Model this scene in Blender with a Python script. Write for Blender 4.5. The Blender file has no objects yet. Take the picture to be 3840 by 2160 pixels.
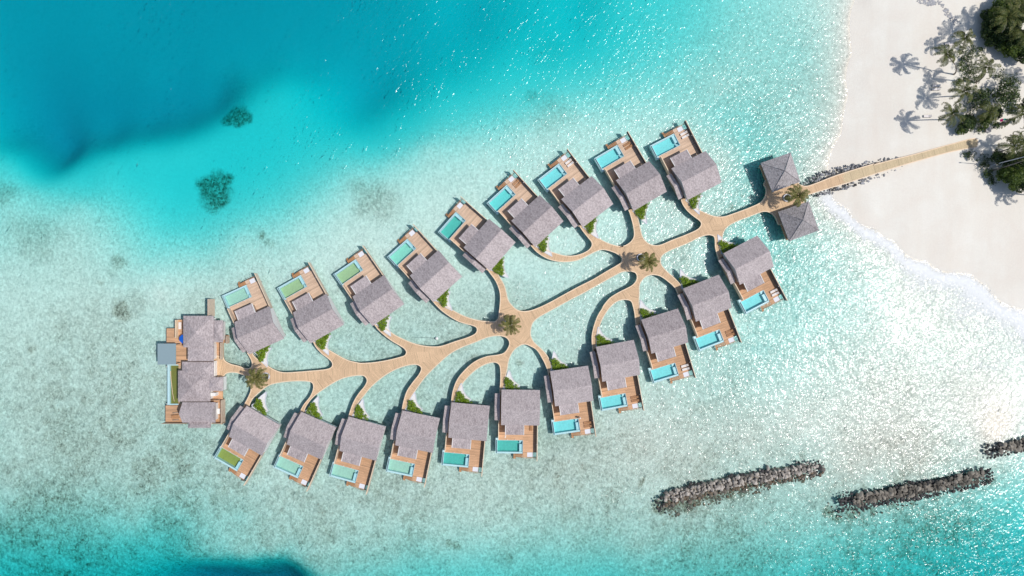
import bpy, bmesh, math, random
import numpy as np
from mathutils import Vector, Matrix
from mathutils.geometry import delaunay_2d_cdt

random.seed(7)
rng = np.random.default_rng(7)
C = bpy.context.scene.collection
sc = bpy.context.scene
H = 183.0          # camera height above the water (m)
WL = -0.55         # water level (m)
S = 14.0           # photograph pixels per metre at water level
PI = math.pi

# ------------------------------------------------------------------ camera, sky, sun
cam_d = bpy.data.cameras.new('camera')
cam_d.sensor_width = 36.0
cam_d.lens = 36.0 * H / (3840 / S)
cam_d.clip_start = 1.0
cam_d.clip_end = 6000
cam = bpy.data.objects.new('camera', cam_d)
C.objects.link(cam)
cam.location = (0, 0, H)
sc.camera = cam

SUN = Vector((0.598, -0.055, 1.0)).normalized()      # towards the sun
elev = math.asin(SUN.z)
azim = math.atan2(SUN.x, SUN.y)
w = bpy.data.worlds.new('World')
sc.world = w
w.use_nodes = True
nt = w.node_tree
sky = nt.nodes.new('ShaderNodeTexSky')
sky.sky_type = 'NISHITA'
sky.sun_disc = False
sky.sun_elevation = elev
sky.sun_rotation = azim
bg = nt.nodes['Background']
bg.inputs['Strength'].default_value = 0.105
nt.links.new(sky.outputs[0], bg.inputs['Color'])
sd = bpy.data.lights.new('sun', 'SUN')
sd.energy = 3.35
sd.angle = math.radians(0.53)
sd.color = (1.0, 0.955, 0.90)
sun = bpy.data.objects.new('sun', sd)
C.objects.link(sun)
sun.rotation_euler = SUN.to_track_quat('Z', 'Y').to_euler()
vs = sc.view_settings
vs.view_transform = 'Standard'
vs.look = 'None'
vs.gamma = 1.0
vs.exposure = 0.0


def W(px, py, z=0.0):
    k = (1 - z / H) / S
    return Vector(((px - 1920) * k, -(py - 1080) * k, z))


def crop(ox, oy, s):
    return lambda x, y: (ox + x / s, oy + y / s)


ca = crop(560, 1080, 1.811); cb = crop(1200, 1080, 1.811); cc = crop(1360, 700, 2.07)
cd = crop(1800, 1100, 2.07); ce = crop(1760, 480, 2.07); cf = crop(2300, 400, 1.811)
cg = crop(2700, 450, 2.898); ch = crop(3240, 400, 2.898); ci = crop(3240, 0, 2.415)
ck = crop(2400, 1600, 1.789); cr1 = crop(580, 1100, 4.83); cr2 = crop(580, 1340, 4.83)
cs3 = crop(3540, 460, 4.83)

# ------------------------------------------------------------------ node helpers
def new_mat(name):
    m = bpy.data.materials.new(name)
    m.use_nodes = True
    n = m.node_tree.nodes
    for x in list(n):
        n.remove(x)
    out = n.new('ShaderNodeOutputMaterial')
    return m, n, m.node_tree.links, out


def noise(n, l, vec, scale, detail=3.0, rough=0.55, dist=0.0):
    t = n.new('ShaderNodeTexNoise')
    t.inputs['Scale'].default_value = scale
    t.inputs['Detail'].default_value = detail
    t.inputs['Roughness'].default_value = rough
    t.inputs['Distortion'].default_value = dist
    l.new(vec, t.inputs['Vector'])
    return t.outputs['Fac']


def mapping(n, l, vec, scale=(1, 1, 1), rot=(0, 0, 0), loc=(0, 0, 0)):
    t = n.new('ShaderNodeMapping')
    t.inputs['Scale'].default_value = scale
    t.inputs['Rotation'].default_value = rot
    t.inputs['Location'].default_value = loc
    l.new(vec, t.inputs['Vector'])
    return t.outputs[0]


def ramp(n, l, fac, stops):
    t = n.new('ShaderNodeValToRGB')
    e = t.color_ramp.elements
    while len(e) < len(stops):
        e.new(0.5)
    for i, (p, c) in enumerate(stops):
        e[i].position = p
        if not hasattr(c, '__len__'):
            c = (c, c, c)
        e[i].color = (*c, 1)
    l.new(fac, t.inputs[0])
    return t.outputs[0]


def mixc(n, l, fac, a, b, mode='MIX'):
    t = n.new('ShaderNodeMix')
    t.data_type = 'RGBA'
    t.blend_type = mode
    for s, v in ((0, fac), (6, a), (7, b)):
        if hasattr(v, 'is_linked'):
            l.new(v, t.inputs[s])
        elif s == 0:
            t.inputs[0].default_value = v
        else:
            t.inputs[s].default_value = (*v, 1)
    return t.outputs[2]


def math_(n, l, op, a, b=None, clamp=False):
    t = n.new('ShaderNodeMath')
    t.operation = op
    t.use_clamp = clamp
    for i, v in enumerate((a, b)):
        if v is None:
            continue
        if hasattr(v, 'is_linked'):
            l.new(v, t.inputs[i])
        else:
            t.inputs[i].default_value = v
    return t.outputs[0]


def principled(n, l, out, col, rough=0.7, bump=None, bstr=0.3, bdist=0.05, spec=0.3, trans=None):
    p = n.new('ShaderNodeBsdfPrincipled')
    if hasattr(col, 'is_linked'):
        l.new(col, p.inputs['Base Color'])
    else:
        p.inputs['Base Color'].default_value = (*col, 1)
    p.inputs['Roughness'].default_value = rough
    p.inputs['Specular IOR Level'].default_value = spec
    if bump is not None:
        b = n.new('ShaderNodeBump')
        b.inputs['Strength'].default_value = bstr
        b.inputs['Distance'].default_value = bdist
        l.new(bump, b.inputs['Height'])
        l.new(b.outputs[0], p.inputs['Normal'])
    l.new(p.outputs[0], out.inputs['Surface'])
    return p


def simple(name, col, rough=0.6, var=0.12, scale=1.5, spec=0.3, detail=4.0, orand=0.0):
    m, n, l, out = new_mat(name)
    tc = n.new('ShaderNodeTexCoord')
    f = noise(n, l, tc.outputs['Object'], scale, detail, 0.6)
    if orand:
        oi = n.new('ShaderNodeObjectInfo')
        f = math_(n, l, 'ADD', f, math_(n, l, 'MULTIPLY', math_(n, l, 'SUBTRACT', oi.outputs['Random'], 0.5), orand))
    lo = tuple(c * (1 - var) for c in col)
    hi = tuple(min(1, c * (1 + var)) for c in col)
    c = ramp(n, l, f, [(0.3, lo), (0.7, hi)])
    principled(n, l, out, c, rough, f, 0.25, 0.02, spec)
    return m


def planks(name, base, var=0.16, coord='UV', w_=0.15, axis=0, patch=0.1):
    """boards laid side by side along `axis`; every board its own tone, weathered patches"""
    m, n, l, out = new_mat(name)
    tc = n.new('ShaderNodeTexCoord')
    v = tc.outputs[coord]
    sep = n.new('ShaderNodeSeparateXYZ')
    l.new(v, sep.inputs[0])
    a = sep.outputs[axis]
    b = sep.outputs[1 - axis]
    idx = math_(n, l, 'FLOOR', math_(n, l, 'DIVIDE', a, w_))
    seg = math_(n, l, 'FLOOR', math_(n, l, 'ADD', math_(n, l, 'DIVIDE', b, 3.1), math_(n, l, 'MULTIPLY', idx, 0.37)))
    comb = n.new('ShaderNodeCombineXYZ')
    l.new(idx, comb.inputs[0]); l.new(seg, comb.inputs[1])
    wn = n.new('ShaderNodeTexWhiteNoise')
    wn.noise_dimensions = '3D'
    l.new(comb.outputs[0], wn.inputs['Vector'])
    # wider groups of boards replaced / weathered together
    grp = math_(n, l, 'FLOOR', math_(n, l, 'DIVIDE', a, w_ * 11))
    comb2 = n.new('ShaderNodeCombineXYZ')
    l.new(grp, comb2.inputs[0])
    wn2 = n.new('ShaderNodeTexWhiteNoise')
    wn2.noise_dimensions = '3D'
    l.new(comb2.outputs[0], wn2.inputs['Vector'])
    f = math_(n, l, 'ADD', math_(n, l, 'MULTIPLY', wn.outputs[0], 0.55), math_(n, l, 'MULTIPLY', wn2.outputs[0], 0.3))
    nz = noise(n, l, tc.outputs['Object'], 0.35, 4, 0.6)
    f = math_(n, l, 'ADD', f, math_(n, l, 'MULTIPLY', math_(n, l, 'SUBTRACT', nz, 0.5), 0.9))
    oi = n.new('ShaderNodeObjectInfo')
    f = math_(n, l, 'ADD', f, math_(n, l, 'MULTIPLY', math_(n, l, 'SUBTRACT', oi.outputs['Random'], 0.5), 0.35))
    lo = tuple(c * (1 - var * 1.2) for c in base)
    hi = tuple(min(1, c * (1 + var)) for c in base)
    c = ramp(n, l, f, [(0.05, lo), (0.85, hi)])
    fr = math_(n, l, 'FRACT', math_(n, l, 'DIVIDE', a, w_))
    gap = math_(n, l, 'LESS_THAN', fr, 0.09)
    c = mixc(n, l, math_(n, l, 'MULTIPLY', gap, 0.6), c, (0.05, 0.035, 0.025))
    fr2 = math_(n, l, 'FRACT', math_(n, l, 'DIVIDE', a, w_ * 22))
    joint = math_(n, l, 'LESS_THAN', fr2, 0.04)
    c = mixc(n, l, math_(n, l, 'MULTIPLY', joint, 0.35), c, (0.12, 0.10, 0.07))
    principled(n, l, out, c, 0.75, fr, 0.15, 0.01, 0.2)
    return m


def thatch(name, lo, hi):
    m, n, l, out = new_mat(name)
    tc = n.new('ShaderNodeTexCoord')
    v = tc.outputs['Object']
    vo = n.new('ShaderNodeTexVoronoi')
    vo.inputs['Scale'].default_value = 5.5
    l.new(mapping(n, l, v, (1.0, 0.45, 0.6)), vo.inputs['Vector'])
    n1 = noise(n, l, mapping(n, l, v, (1.0, 0.6, 1)), 4.0, 5, 0.7)
    n2 = noise(n, l, v, 0.28, 3, 0.5)
    sep = n.new('ShaderNodeSeparateColor')
    l.new(vo.outputs['Color'], sep.inputs[0])
    f = math_(n, l, 'ADD', math_(n, l, 'MULTIPLY', sep.outputs[0], 0.40), math_(n, l, 'MULTIPLY', n1, 0.62))
    oi = n.new('ShaderNodeObjectInfo')
    f = math_(n, l, 'ADD', f, math_(n, l, 'MULTIPLY', math_(n, l, 'SUBTRACT', n2, 0.5), 0.35))
    f = math_(n, l, 'ADD', f, math_(n, l, 'MULTIPLY', math_(n, l, 'SUBTRACT', oi.outputs['Random'], 0.5), 0.14))
    wv_ = n.new('ShaderNodeTexWave'); wv_.wave_type = 'BANDS'; wv_.bands_direction = 'Y'; wv_.inputs['Scale'].default_value = 1.1; wv_.inputs['Distortion'].default_value = 2.0; wv_.inputs['Detail'].default_value = 2
    l.new(v, wv_.inputs['Vector'])
    f = math_(n, l, 'ADD', f, math_(n, l, 'MULTIPLY', math_(n, l, 'SUBTRACT', wv_.outputs[1], 0.5), 0.09))
    c = ramp(n, l, f, [(0.22, lo), (0.82, hi)])
    principled(n, l, out, c, 0.9, f, 0.5, 0.08, 0.1)
    return m


def leafmat(name, cols, tr=0.25):
    m, n, l, out = new_mat(name)
    g = n.new('ShaderNodeNewGeometry')
    c = ramp(n, l, g.outputs['Random Per Island'], [(i / (len(cols) - 1), cc_) for i, cc_ in enumerate(cols)])
    d = n.new('ShaderNodeBsdfPrincipled')
    d.inputs['Roughness'].default_value = 0.5
    d.inputs['Specular IOR Level'].default_value = 0.35
    l.new(c, d.inputs['Base Color'])
    t = n.new('ShaderNodeBsdfTranslucent')
    l.new(c, t.inputs['Color'])
    mx = n.new('ShaderNodeMixShader')
    mx.inputs[0].default_value = tr
    l.new(d.outputs[0], mx.inputs[1]); l.new(t.outputs[0], mx.inputs[2])
    l.new(mx.outputs[0], out.inputs['Surface'])
    return m


# ------------------------------------------------------------------ object helpers
def mesh_from(name, verts, faces, m):
    me = bpy.data.meshes.new(name)
    me.from_pydata([tuple(v) for v in verts], [], faces)
    if m is not None:
        me.materials.append(m)
    me.update()
    return me


def link(name, me, parent=None, loc=None):
    o = bpy.data.objects.new(name, me)
    C.objects.link(o)
    if parent is not None:
        o.parent = parent
    if loc is not None:
        o.location = loc
    return o


def tag(o, label=None, cat=None, group=None, kind=None):
    if label: o['label'] = label
    if cat: o['category'] = cat
    if group: o['group'] = group
    if kind: o['kind'] = kind
    return o


def thing(name, label, cat, loc=(0, 0, 0), rz=0.0, group=None):
    o = bpy.data.objects.new(name, None)
    o.empty_display_size = 0.5
    C.objects.link(o)
    o.location = loc
    o.rotation_euler = (0, 0, rz)
    return tag(o, label, cat, group)


class MB:
    def __init__(self):
        self.v = []; self.f = []

    def add(self, vs_, fs_):
        k = len(self.v)
        self.v += [tuple(p) for p in vs_]
        self.f += [tuple(i + k for i in f) for f in fs_]

    def box(self, x0, x1, y0, y1, z0, z1):
        self.add([(x0, y0, z0), (x1, y0, z0), (x1, y1, z0), (x0, y1, z0),
                  (x0, y0, z1), (x1, y0, z1), (x1, y1, z1), (x0, y1, z1)],
                 [(0, 3, 2, 1), (4, 5, 6, 7), (0, 1, 5, 4), (1, 2, 6, 5), (2, 3, 7, 6), (3, 0, 4, 7)])

    def prism(self, pts, z0, z1):
        n = len(pts)
        self.add([(p[0], p[1], z0) for p in pts] + [(p[0], p[1], z1) for p in pts],
                 [tuple(range(n - 1, -1, -1)), tuple(range(n, 2 * n))] +
                 [(i, (i + 1) % n, (i + 1) % n + n, i + n) for i in range(n)])

    def tube(self, pts, radii, seg=8, cap=True):
        pts = [Vector(p) for p in pts]
        rings = []
        for i, p in enumerate(pts):
            d = (pts[min(i + 1, len(pts) - 1)] - pts[max(i - 1, 0)]).normalized()
            a = d.orthogonal().normalized() if abs(d.z) < 0.99 else Vector((1, 0, 0))
            b = d.cross(a).normalized(); a = b.cross(d)
            rings.append([p + (a * math.cos(t) + b * math.sin(t)) * radii[i] for t in
                          [2 * PI * j / seg for j in range(seg)]])
        vs_ = [q for r in rings for q in r]
        fs_ = []
        for i in range(len(pts) - 1):
            for j in range(seg):
                k = (j + 1) % seg
                fs_.append((i * seg + j, i * seg + k, (i + 1) * seg + k, (i + 1) * seg + j))
        if cap:
            fs_.append(tuple(range(seg))[::-1]); fs_.append(tuple((len(pts) - 1) * seg + j for j in range(seg)))
        self.add(vs_, fs_)

    def bar(self, p, q, r, seg=6):
        self.tube([p, q], [r, r], seg)

    def mirror(self, s):
        if s < 0:
            self.v = [(x, -y, z) for x, y, z in self.v]
            self.f = [f[::-1] for f in self.f]
        return self

    def build(self, name, m, parent=None, s=1):
        self.mirror(s)
        return link(name, mesh_from(name, self.v, self.f, m), parent)


def box_uv(me, rot=0.0):
    uv = me.uv_layers.new(name='UVMap')
    co = np.empty(len(me.vertices) * 3); me.vertices.foreach_get('co', co); co = co.reshape(-1, 3)
    li = np.empty(len(me.loops), int); me.loops.foreach_get('vertex_index', li)
    p = co[li]
    uv.data.foreach_set('uv', np.ascontiguousarray(p[:, :2]).ravel())


def copy_tree(o, parent=None):
    c_ = o.copy()
    C.objects.link(c_)
    c_.parent = parent
    for ch_ in list(o.children):
        copy_tree(ch_, c_)
    return c_


# ------------------------------------------------------------------ seabed depth
# (photo x, photo y, water depth in metres; negative = dry sand)
DP = [
 (-200,-200,20),(300,-200,21),(800,-200,22),(1300,-200,20),(1800,-200,11),(2300,-200,7),(2700,-200,3),(3000,-200,1.5),(3210,-200,0),
 (0,0,20),(240,0,20),(480,0,21),(720,0,21),(960,0,20),(1200,0,19),(1440,0,17),(1600,0,14),(1750,20,16),(1900,40,12),(2060,0,9),(2160,0,11),(2300,0,6.5),(2450,0,5),(2600,0,3.6),(2800,0,2.2),(3000,0,1.5),(3100,0,0.9),(3206,0,0.0),
 (0,240,22),(240,240,22),(480,240,21),(720,240,20),(900,200,18),(1100,180,18),(1280,160,18),(1440,160,17),(1600,120,15),(1760,110,14),(1850,180,9.5),(2000,150,8.5),(2160,200,7),(2320,180,5.5),(2480,200,3.8),(2640,200,2.6),(2800,150,2.0),(3000,200,1.7),(3100,200,0.9),(3196,200,0.0),
 (0,400,23),(40,450,25),(200,450,23),(400,420,23),(560,400,23),(700,360,22),(780,330,22),(940,210,18),(1100,240,17),(1260,260,17),(1400,330,18),(1500,280,15),(1700,270,10),(1780,230,10),(1640,360,7),(1900,260,7.0),(2056,180,8),(2100,300,4.6),(2300,330,3.2),(2500,350,2.2),(2700,330,1.7),(2900,330,1.7),(3060,350,1.2),(3181,350,0.0),
 (0,510,22),(70,545,22),(144,585,23),(200,520,23),(350,490,22),(500,455,21),(640,440,20),(740,405,19),(800,360,17),
 (0,560,6.10),(60,620,5.55),(140,670,6.10),(230,620,6.38),(360,570,6.38),(500,545,6.38),(640,530,6.38),(760,490,7.20),(860,460,7.47),(960,360,7.75),(1060,320,8.30),(1180,330,12.00),(1300,400,14.00),(1420,440,8.30),(1540,430,6.93),
 (20,640,5.00),(120,720,3.00),(0,760,2.20),(300,700,5.83),(480,660,6.65),(640,640,6.93),(800,580,7.31),(960,520,7.47),(1100,470,7.47),(1250,490,6.93),(1400,520,6.21),(1550,490,5.55),(1700,440,4.80),(1850,380,4.80),(2000,330,5.00),
 (300,780,2.40),(450,790,3.20),(520,760,4.50),(640,740,6.10),(760,720,6.38),(900,680,6.38),(1020,640,6.10),(1160,620,5.11),(1300,600,3.80),(1450,600,2.60),(1600,560,2.10),(1750,520,2.30),(1900,480,2.40),(2050,450,2.10),
 (500,850,3.0),(620,830,4.6),(760,830,4.4),(900,790,4.2),(1040,760,3.6),(1180,740,2.6),(1300,720,1.9),(1450,700,1.5),(1600,660,1.4),(1800,580,1.5),(2000,540,1.5),(2200,470,1.6),(2400,430,1.7),
 (0,900,1.6),(150,860,1.8),(250,900,1.5),(400,900,1.8),(550,960,2.2),(700,950,2.2),(900,900,1.9),(1100,860,1.7),(1250,820,1.4),
 (0,1080,1.1),(200,1080,1.1),(400,1080,1.1),(600,1100,.85),(750,1050,1.2),(950,1000,1.2),(1150,950,1.1),(1350,850,1.05),(1500,820,1.1),
 (0,1300,1.0),(250,1300,1.0),(450,1300,.95),(600,1200,1.1),(550,1500,.95),(0,1600,1.1),(250,1600,1.1),(550,1650,1.1),(700,1650,1.2),
 (0,1800,1.3),(300,1800,1.3),(600,1800,1.3),(850,1850,1.3),(0,1950,2.1),(250,1950,2.2),(500,1960,2.2),(750,1950,2.0),(900,1940,1.7),(1100,1950,1.3),
 (0,2060,4.0),(250,2060,4.2),(480,2050,4.6),(650,2020,4.2),(760,2050,3.0),(900,2040,2.0),(1000,2030,1.8),(1150,2060,1.7),(1300,2060,1.7),
 (0,2160,6.0),(250,2160,6.4),(450,2160,6.8),(580,2120,6.5),(700,2105,4.5),(800,2090,3.5),(900,2095,4.0),(1010,2080,3.5),(1120,2110,3.0),(1200,2160,2.6),
 (660,2192,20),(740,2172,20),(850,2166,20),(960,2178,20),(1020,2150,20),(1080,2182,20),(880,2210,26),(800,2360,34),(400,2360,18),(1200,2360,12),
 (1400,2160,2.80),(1600,2160,3.20),(1800,2160,3.40),(2050,2160,3.60),(2300,2160,3.80),(2560,2160,3.28),(2800,2160,3.43),(3050,2160,3.90),(3300,2160,4.68),(3550,2160,5.85),(3840,2160,7.02),(4040,2360,12.00),
 (1600,2360,6.00),(2100,2360,6.50),(2600,2360,7.00),(3200,2360,9.00),
 (1400,2060,1.70),(1650,2060,1.70),(1900,2060,1.90),(2150,2050,2.00),(2400,2050,1.72),(2650,2060,2.11),(2900,2060,2.50),(3150,2050,2.96),(3400,2030,3.51),(3640,2000,3.90),(3840,1960,4.29),
 (1500,1930,1.20),(1800,1930,1.10),(2100,1930,1.20),(2380,1950,1.40),(2600,1960,1.33),(2850,1950,1.56),(3050,1960,1.79),(3300,1930,1.87),(3550,1890,2.03),(3840,1830,2.18),
 (2500,1800,.8),(2750,1760,1.0),(3000,1720,1.0),(3080,1860,1.2),(3200,1760,.5),(3450,1760,.5),(3700,1720,.6),(3840,1700,1.0),
 (1200,1800,1.1),(1500,1850,1.0),(1800,1850,.9),(2100,1750,.75),(2350,1720,.65),(2400,1650,.55),(2600,1500,.9),(2800,1650,.6),(2600,1720,.65),(3000,1600,.5),(3200,1600,.45),(3500,1600,.4),(3600,1640,.5),(3735,1640,.06),(3780,1600,.1),(3840,1560,.3),
 (3000,1350,1.1),(3250,1350,.6),(3500,1350,.5),(3840,1350,.4),(3000,1150,1.5),(3200,1100,1.0),(3400,1100,.35),(3600,1180,.3),(3840,1250,.25),(4040,1300,.2),
 (2700,1450,1.2),(2850,1300,1.5),(2900,1050,1.8),(3050,950,1.5),(3150,880,.7),
 (3121,720,0),(3181,780,0),(3280,854,0),(3355,904,0),(3479,978,0),(3579,1018,0),(3643,1028,0),(3703,1068,0),(3840,1157,0),(4040,1280,0),
 (3060,760,.4),(3130,820,.35),(3240,900,.3),(3450,1030,.25),(3650,1090,.2),
 (3156,500,0),(3107,641,0),(3090,690,0.2),(3060,520,.9),(3020,640,.7),(2950,460,1.5),(2800,500,2.3),(2850,600,2.2),(2700,420,2.2),(2600,520,1.3),(2720,600,1.1),(2600,650,1.1),
 (2900,700,2.0),(2800,760,1.7),(2850,880,2.1),(2700,830,1.3),(2550,850,1.0),(2450,900,1.05),
 (2300,800,1.1),(2200,900,1.0),(2150,1000,1.0),(2050,1100,1.1),(2000,950,.95),(2200,650,1.2),(2400,520,1.4),(1900,800,1.2),(1750,850,1.0),(1700,1000,.95),(1800,1120,1.0),(1600,1150,.95),(1550,1250,1.1),
 (1400,1300,1.1),(1250,1200,1.1),(1300,1450,1.15),(1500,1450,1.15),(1700,1400,1.0),(1700,1600,1.1),(2000,1450,1.1),(2150,1300,.95),(2250,1150,1.0),(2350,1300,1.1),(2450,1050,1.0),(2550,1200,1.1),(2100,1550,1.1),(1950,1650,1.0),
 (1100,1400,1.0),(1000,1500,1.0),(1150,1650,1.1),(900,1350,1.0),(1000,1250,1.0),(1100,1150,1.1),(1400,1650,1.15),(1850,1300,1.0),(2650,950,1.2),(2700,1150,1.0),
 (3260,0,-.5),(3250,300,-.5),(3220,550,-.5),(3200,680,-.5),(3260,770,-.4),(3400,850,-.45),(3550,930,-.45),(3700,980,-.45),(3840,1060,-.45),
 (3400,100,-1.1),(3400,400,-1.1),(3400,650,-1.0),(3600,800,-1.1),(3840,900,-1.1),(3650,100,-1.3),(3650,400,-1.3),(3700,650,-1.3),(3900,300,-1.4),(4040,-200,-1.5),(4040,700,-1.5),(3500,-200,-1.2),(4040,1000,-1.2),
]
# dips of dark coral / holes
dp = np.array(DP, float)
P = dp[:, :2] / 1000.0
DD = dp[:, 2].copy(); DD = np.where(DD > 1.3, 0.43 + (DD - 1.3) * 0.53, DD * np.where(DD > 0, 0.33, 1.0))
F = np.arcsinh(DD * 1.6)


def tps_fit(P, F, lam=2e-4):
    n_ = len(P)
    r = np.linalg.norm(P[:, None] - P[None], axis=2)
    K = np.where(r > 0, r * r * np.log(np.maximum(r, 1e-9)), 0) * 0.25 + r * -0.75
    K += -lam * 20 * np.eye(n_)
    Q = np.hstack([np.ones((n_, 1)), P])
    A = np.block([[K, Q], [Q.T, np.zeros((3, 3))]])
    sol = np.linalg.solve(A, np.concatenate([F, np.zeros(3)]))
    return sol


def tps_eval(sol, P, X):
    out = np.empty(len(X))
    for i in range(0, len(X), 20000):
        x = X[i:i + 20000]
        r = np.linalg.norm(x[:, None] - P[None], axis=2)
        K = np.where(r > 0, r * r * np.log(np.maximum(r, 1e-9)), 0) * 0.25 + r * -0.75
        out[i:i + 20000] = K @ sol[:len(P)] + sol[len(P)] + x @ sol[len(P) + 1:]
    return out


SOL = tps_fit(P, F)


def vnoise(x, y, seed):
    """smooth value noise, vectorised"""
    r = np.random.default_rng(seed)
    T = r.random((256, 256))
    xi = np.floor(x).astype(int); yi = np.floor(y).astype(int)
    fx = x - xi; fy = y - yi
    fx = fx * fx * (3 - 2 * fx); fy = fy * fy * (3 - 2 * fy)
    g = lambda a, b: T[a % 256, b % 256]
    return ((g(xi, yi) * (1 - fx) + g(xi + 1, yi) * fx) * (1 - fy) +
            (g(xi, yi + 1) * (1 - fx) + g(xi + 1, yi + 1) * fx) * fy) - 0.5


def fbm(x, y, seed, oct_=4):
    o = 0; a = 1; s_ = 0
    for k in range(oct_):
        o = o + a * vnoise(x * 2 ** k, y * 2 ** k, seed + k)
        s_ += a; a *= 0.55
    return o / s_


def depth_at(px, py):
    """water depth at photo pixel coordinates"""
    px = np.asarray(px, float); py = np.asarray(py, float)
    wx = px + 50 * fbm(px / 260, py / 260, 11, 2)
    wy = py + 50 * fbm(px / 260, py / 260, 31, 2)
    q_ = np.clip((py - 1950) / 80, 0, 1) * (px < 1500) * 34
    wx = wx + q_ * fbm(px / 55, py / 55, 131, 4); wy = wy + q_ * fbm(px / 55, py / 55, 151, 4) - q_ * .35
    k = np.clip((2900 - px) / 500, 0, 1)       # keep the shoreline where it was traced
    wx = px + (wx - px) * k; wy = py + (wy - py) * k
    X = np.stack([np.clip(wx, -200, 4040), np.clip(wy, -200, 2360)], 1) / 1000
    return np.sinh(tps_eval(SOL, P, X)) / 1.6


def axis_coords(half_in, half_out, step):
    a = list(np.arange(-half_in, half_in + 1e-6, step))
    g = half_in; s_ = step
    ext = []
    while g < half_out:
        s_ *= 1.35; g += s_; ext.append(g)
    return np.array([-e for e in ext[::-1]] + a + ext)


def grid_mesh(name, xs, ys, zfun, m):
    XX, YY = np.meshgrid(xs, ys)
    x = XX.ravel(); y = YY.ravel()
    z = zfun(x, y)
    nx, ny = len(xs), len(ys)
    me = bpy.data.meshes.new(name)
    me.vertices.add(nx * ny)
    me.vertices.foreach_set('co', np.stack([x, y, z], 1).ravel())
    i = np.arange((ny - 1) * (nx - 1))
    r = i // (nx - 1); c_ = i % (nx - 1)
    a = r * nx + c_
    q = np.stack([a, a + 1, a + nx + 1, a + nx], 1)
    me.loops.add(q.size); me.polygons.add(len(q))
    me.loops.foreach_set('vertex_index', q.ravel())
    me.polygons.foreach_set('loop_start', np.arange(0, q.size, 4))
    me.polygons.foreach_set('loop_total', np.full(len(q), 4))
    me.polygons.foreach_set('use_smooth', np.ones(len(q), bool))
    me.update(); me.validate()
    me.materials.append(m)
    return me, x, y


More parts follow.
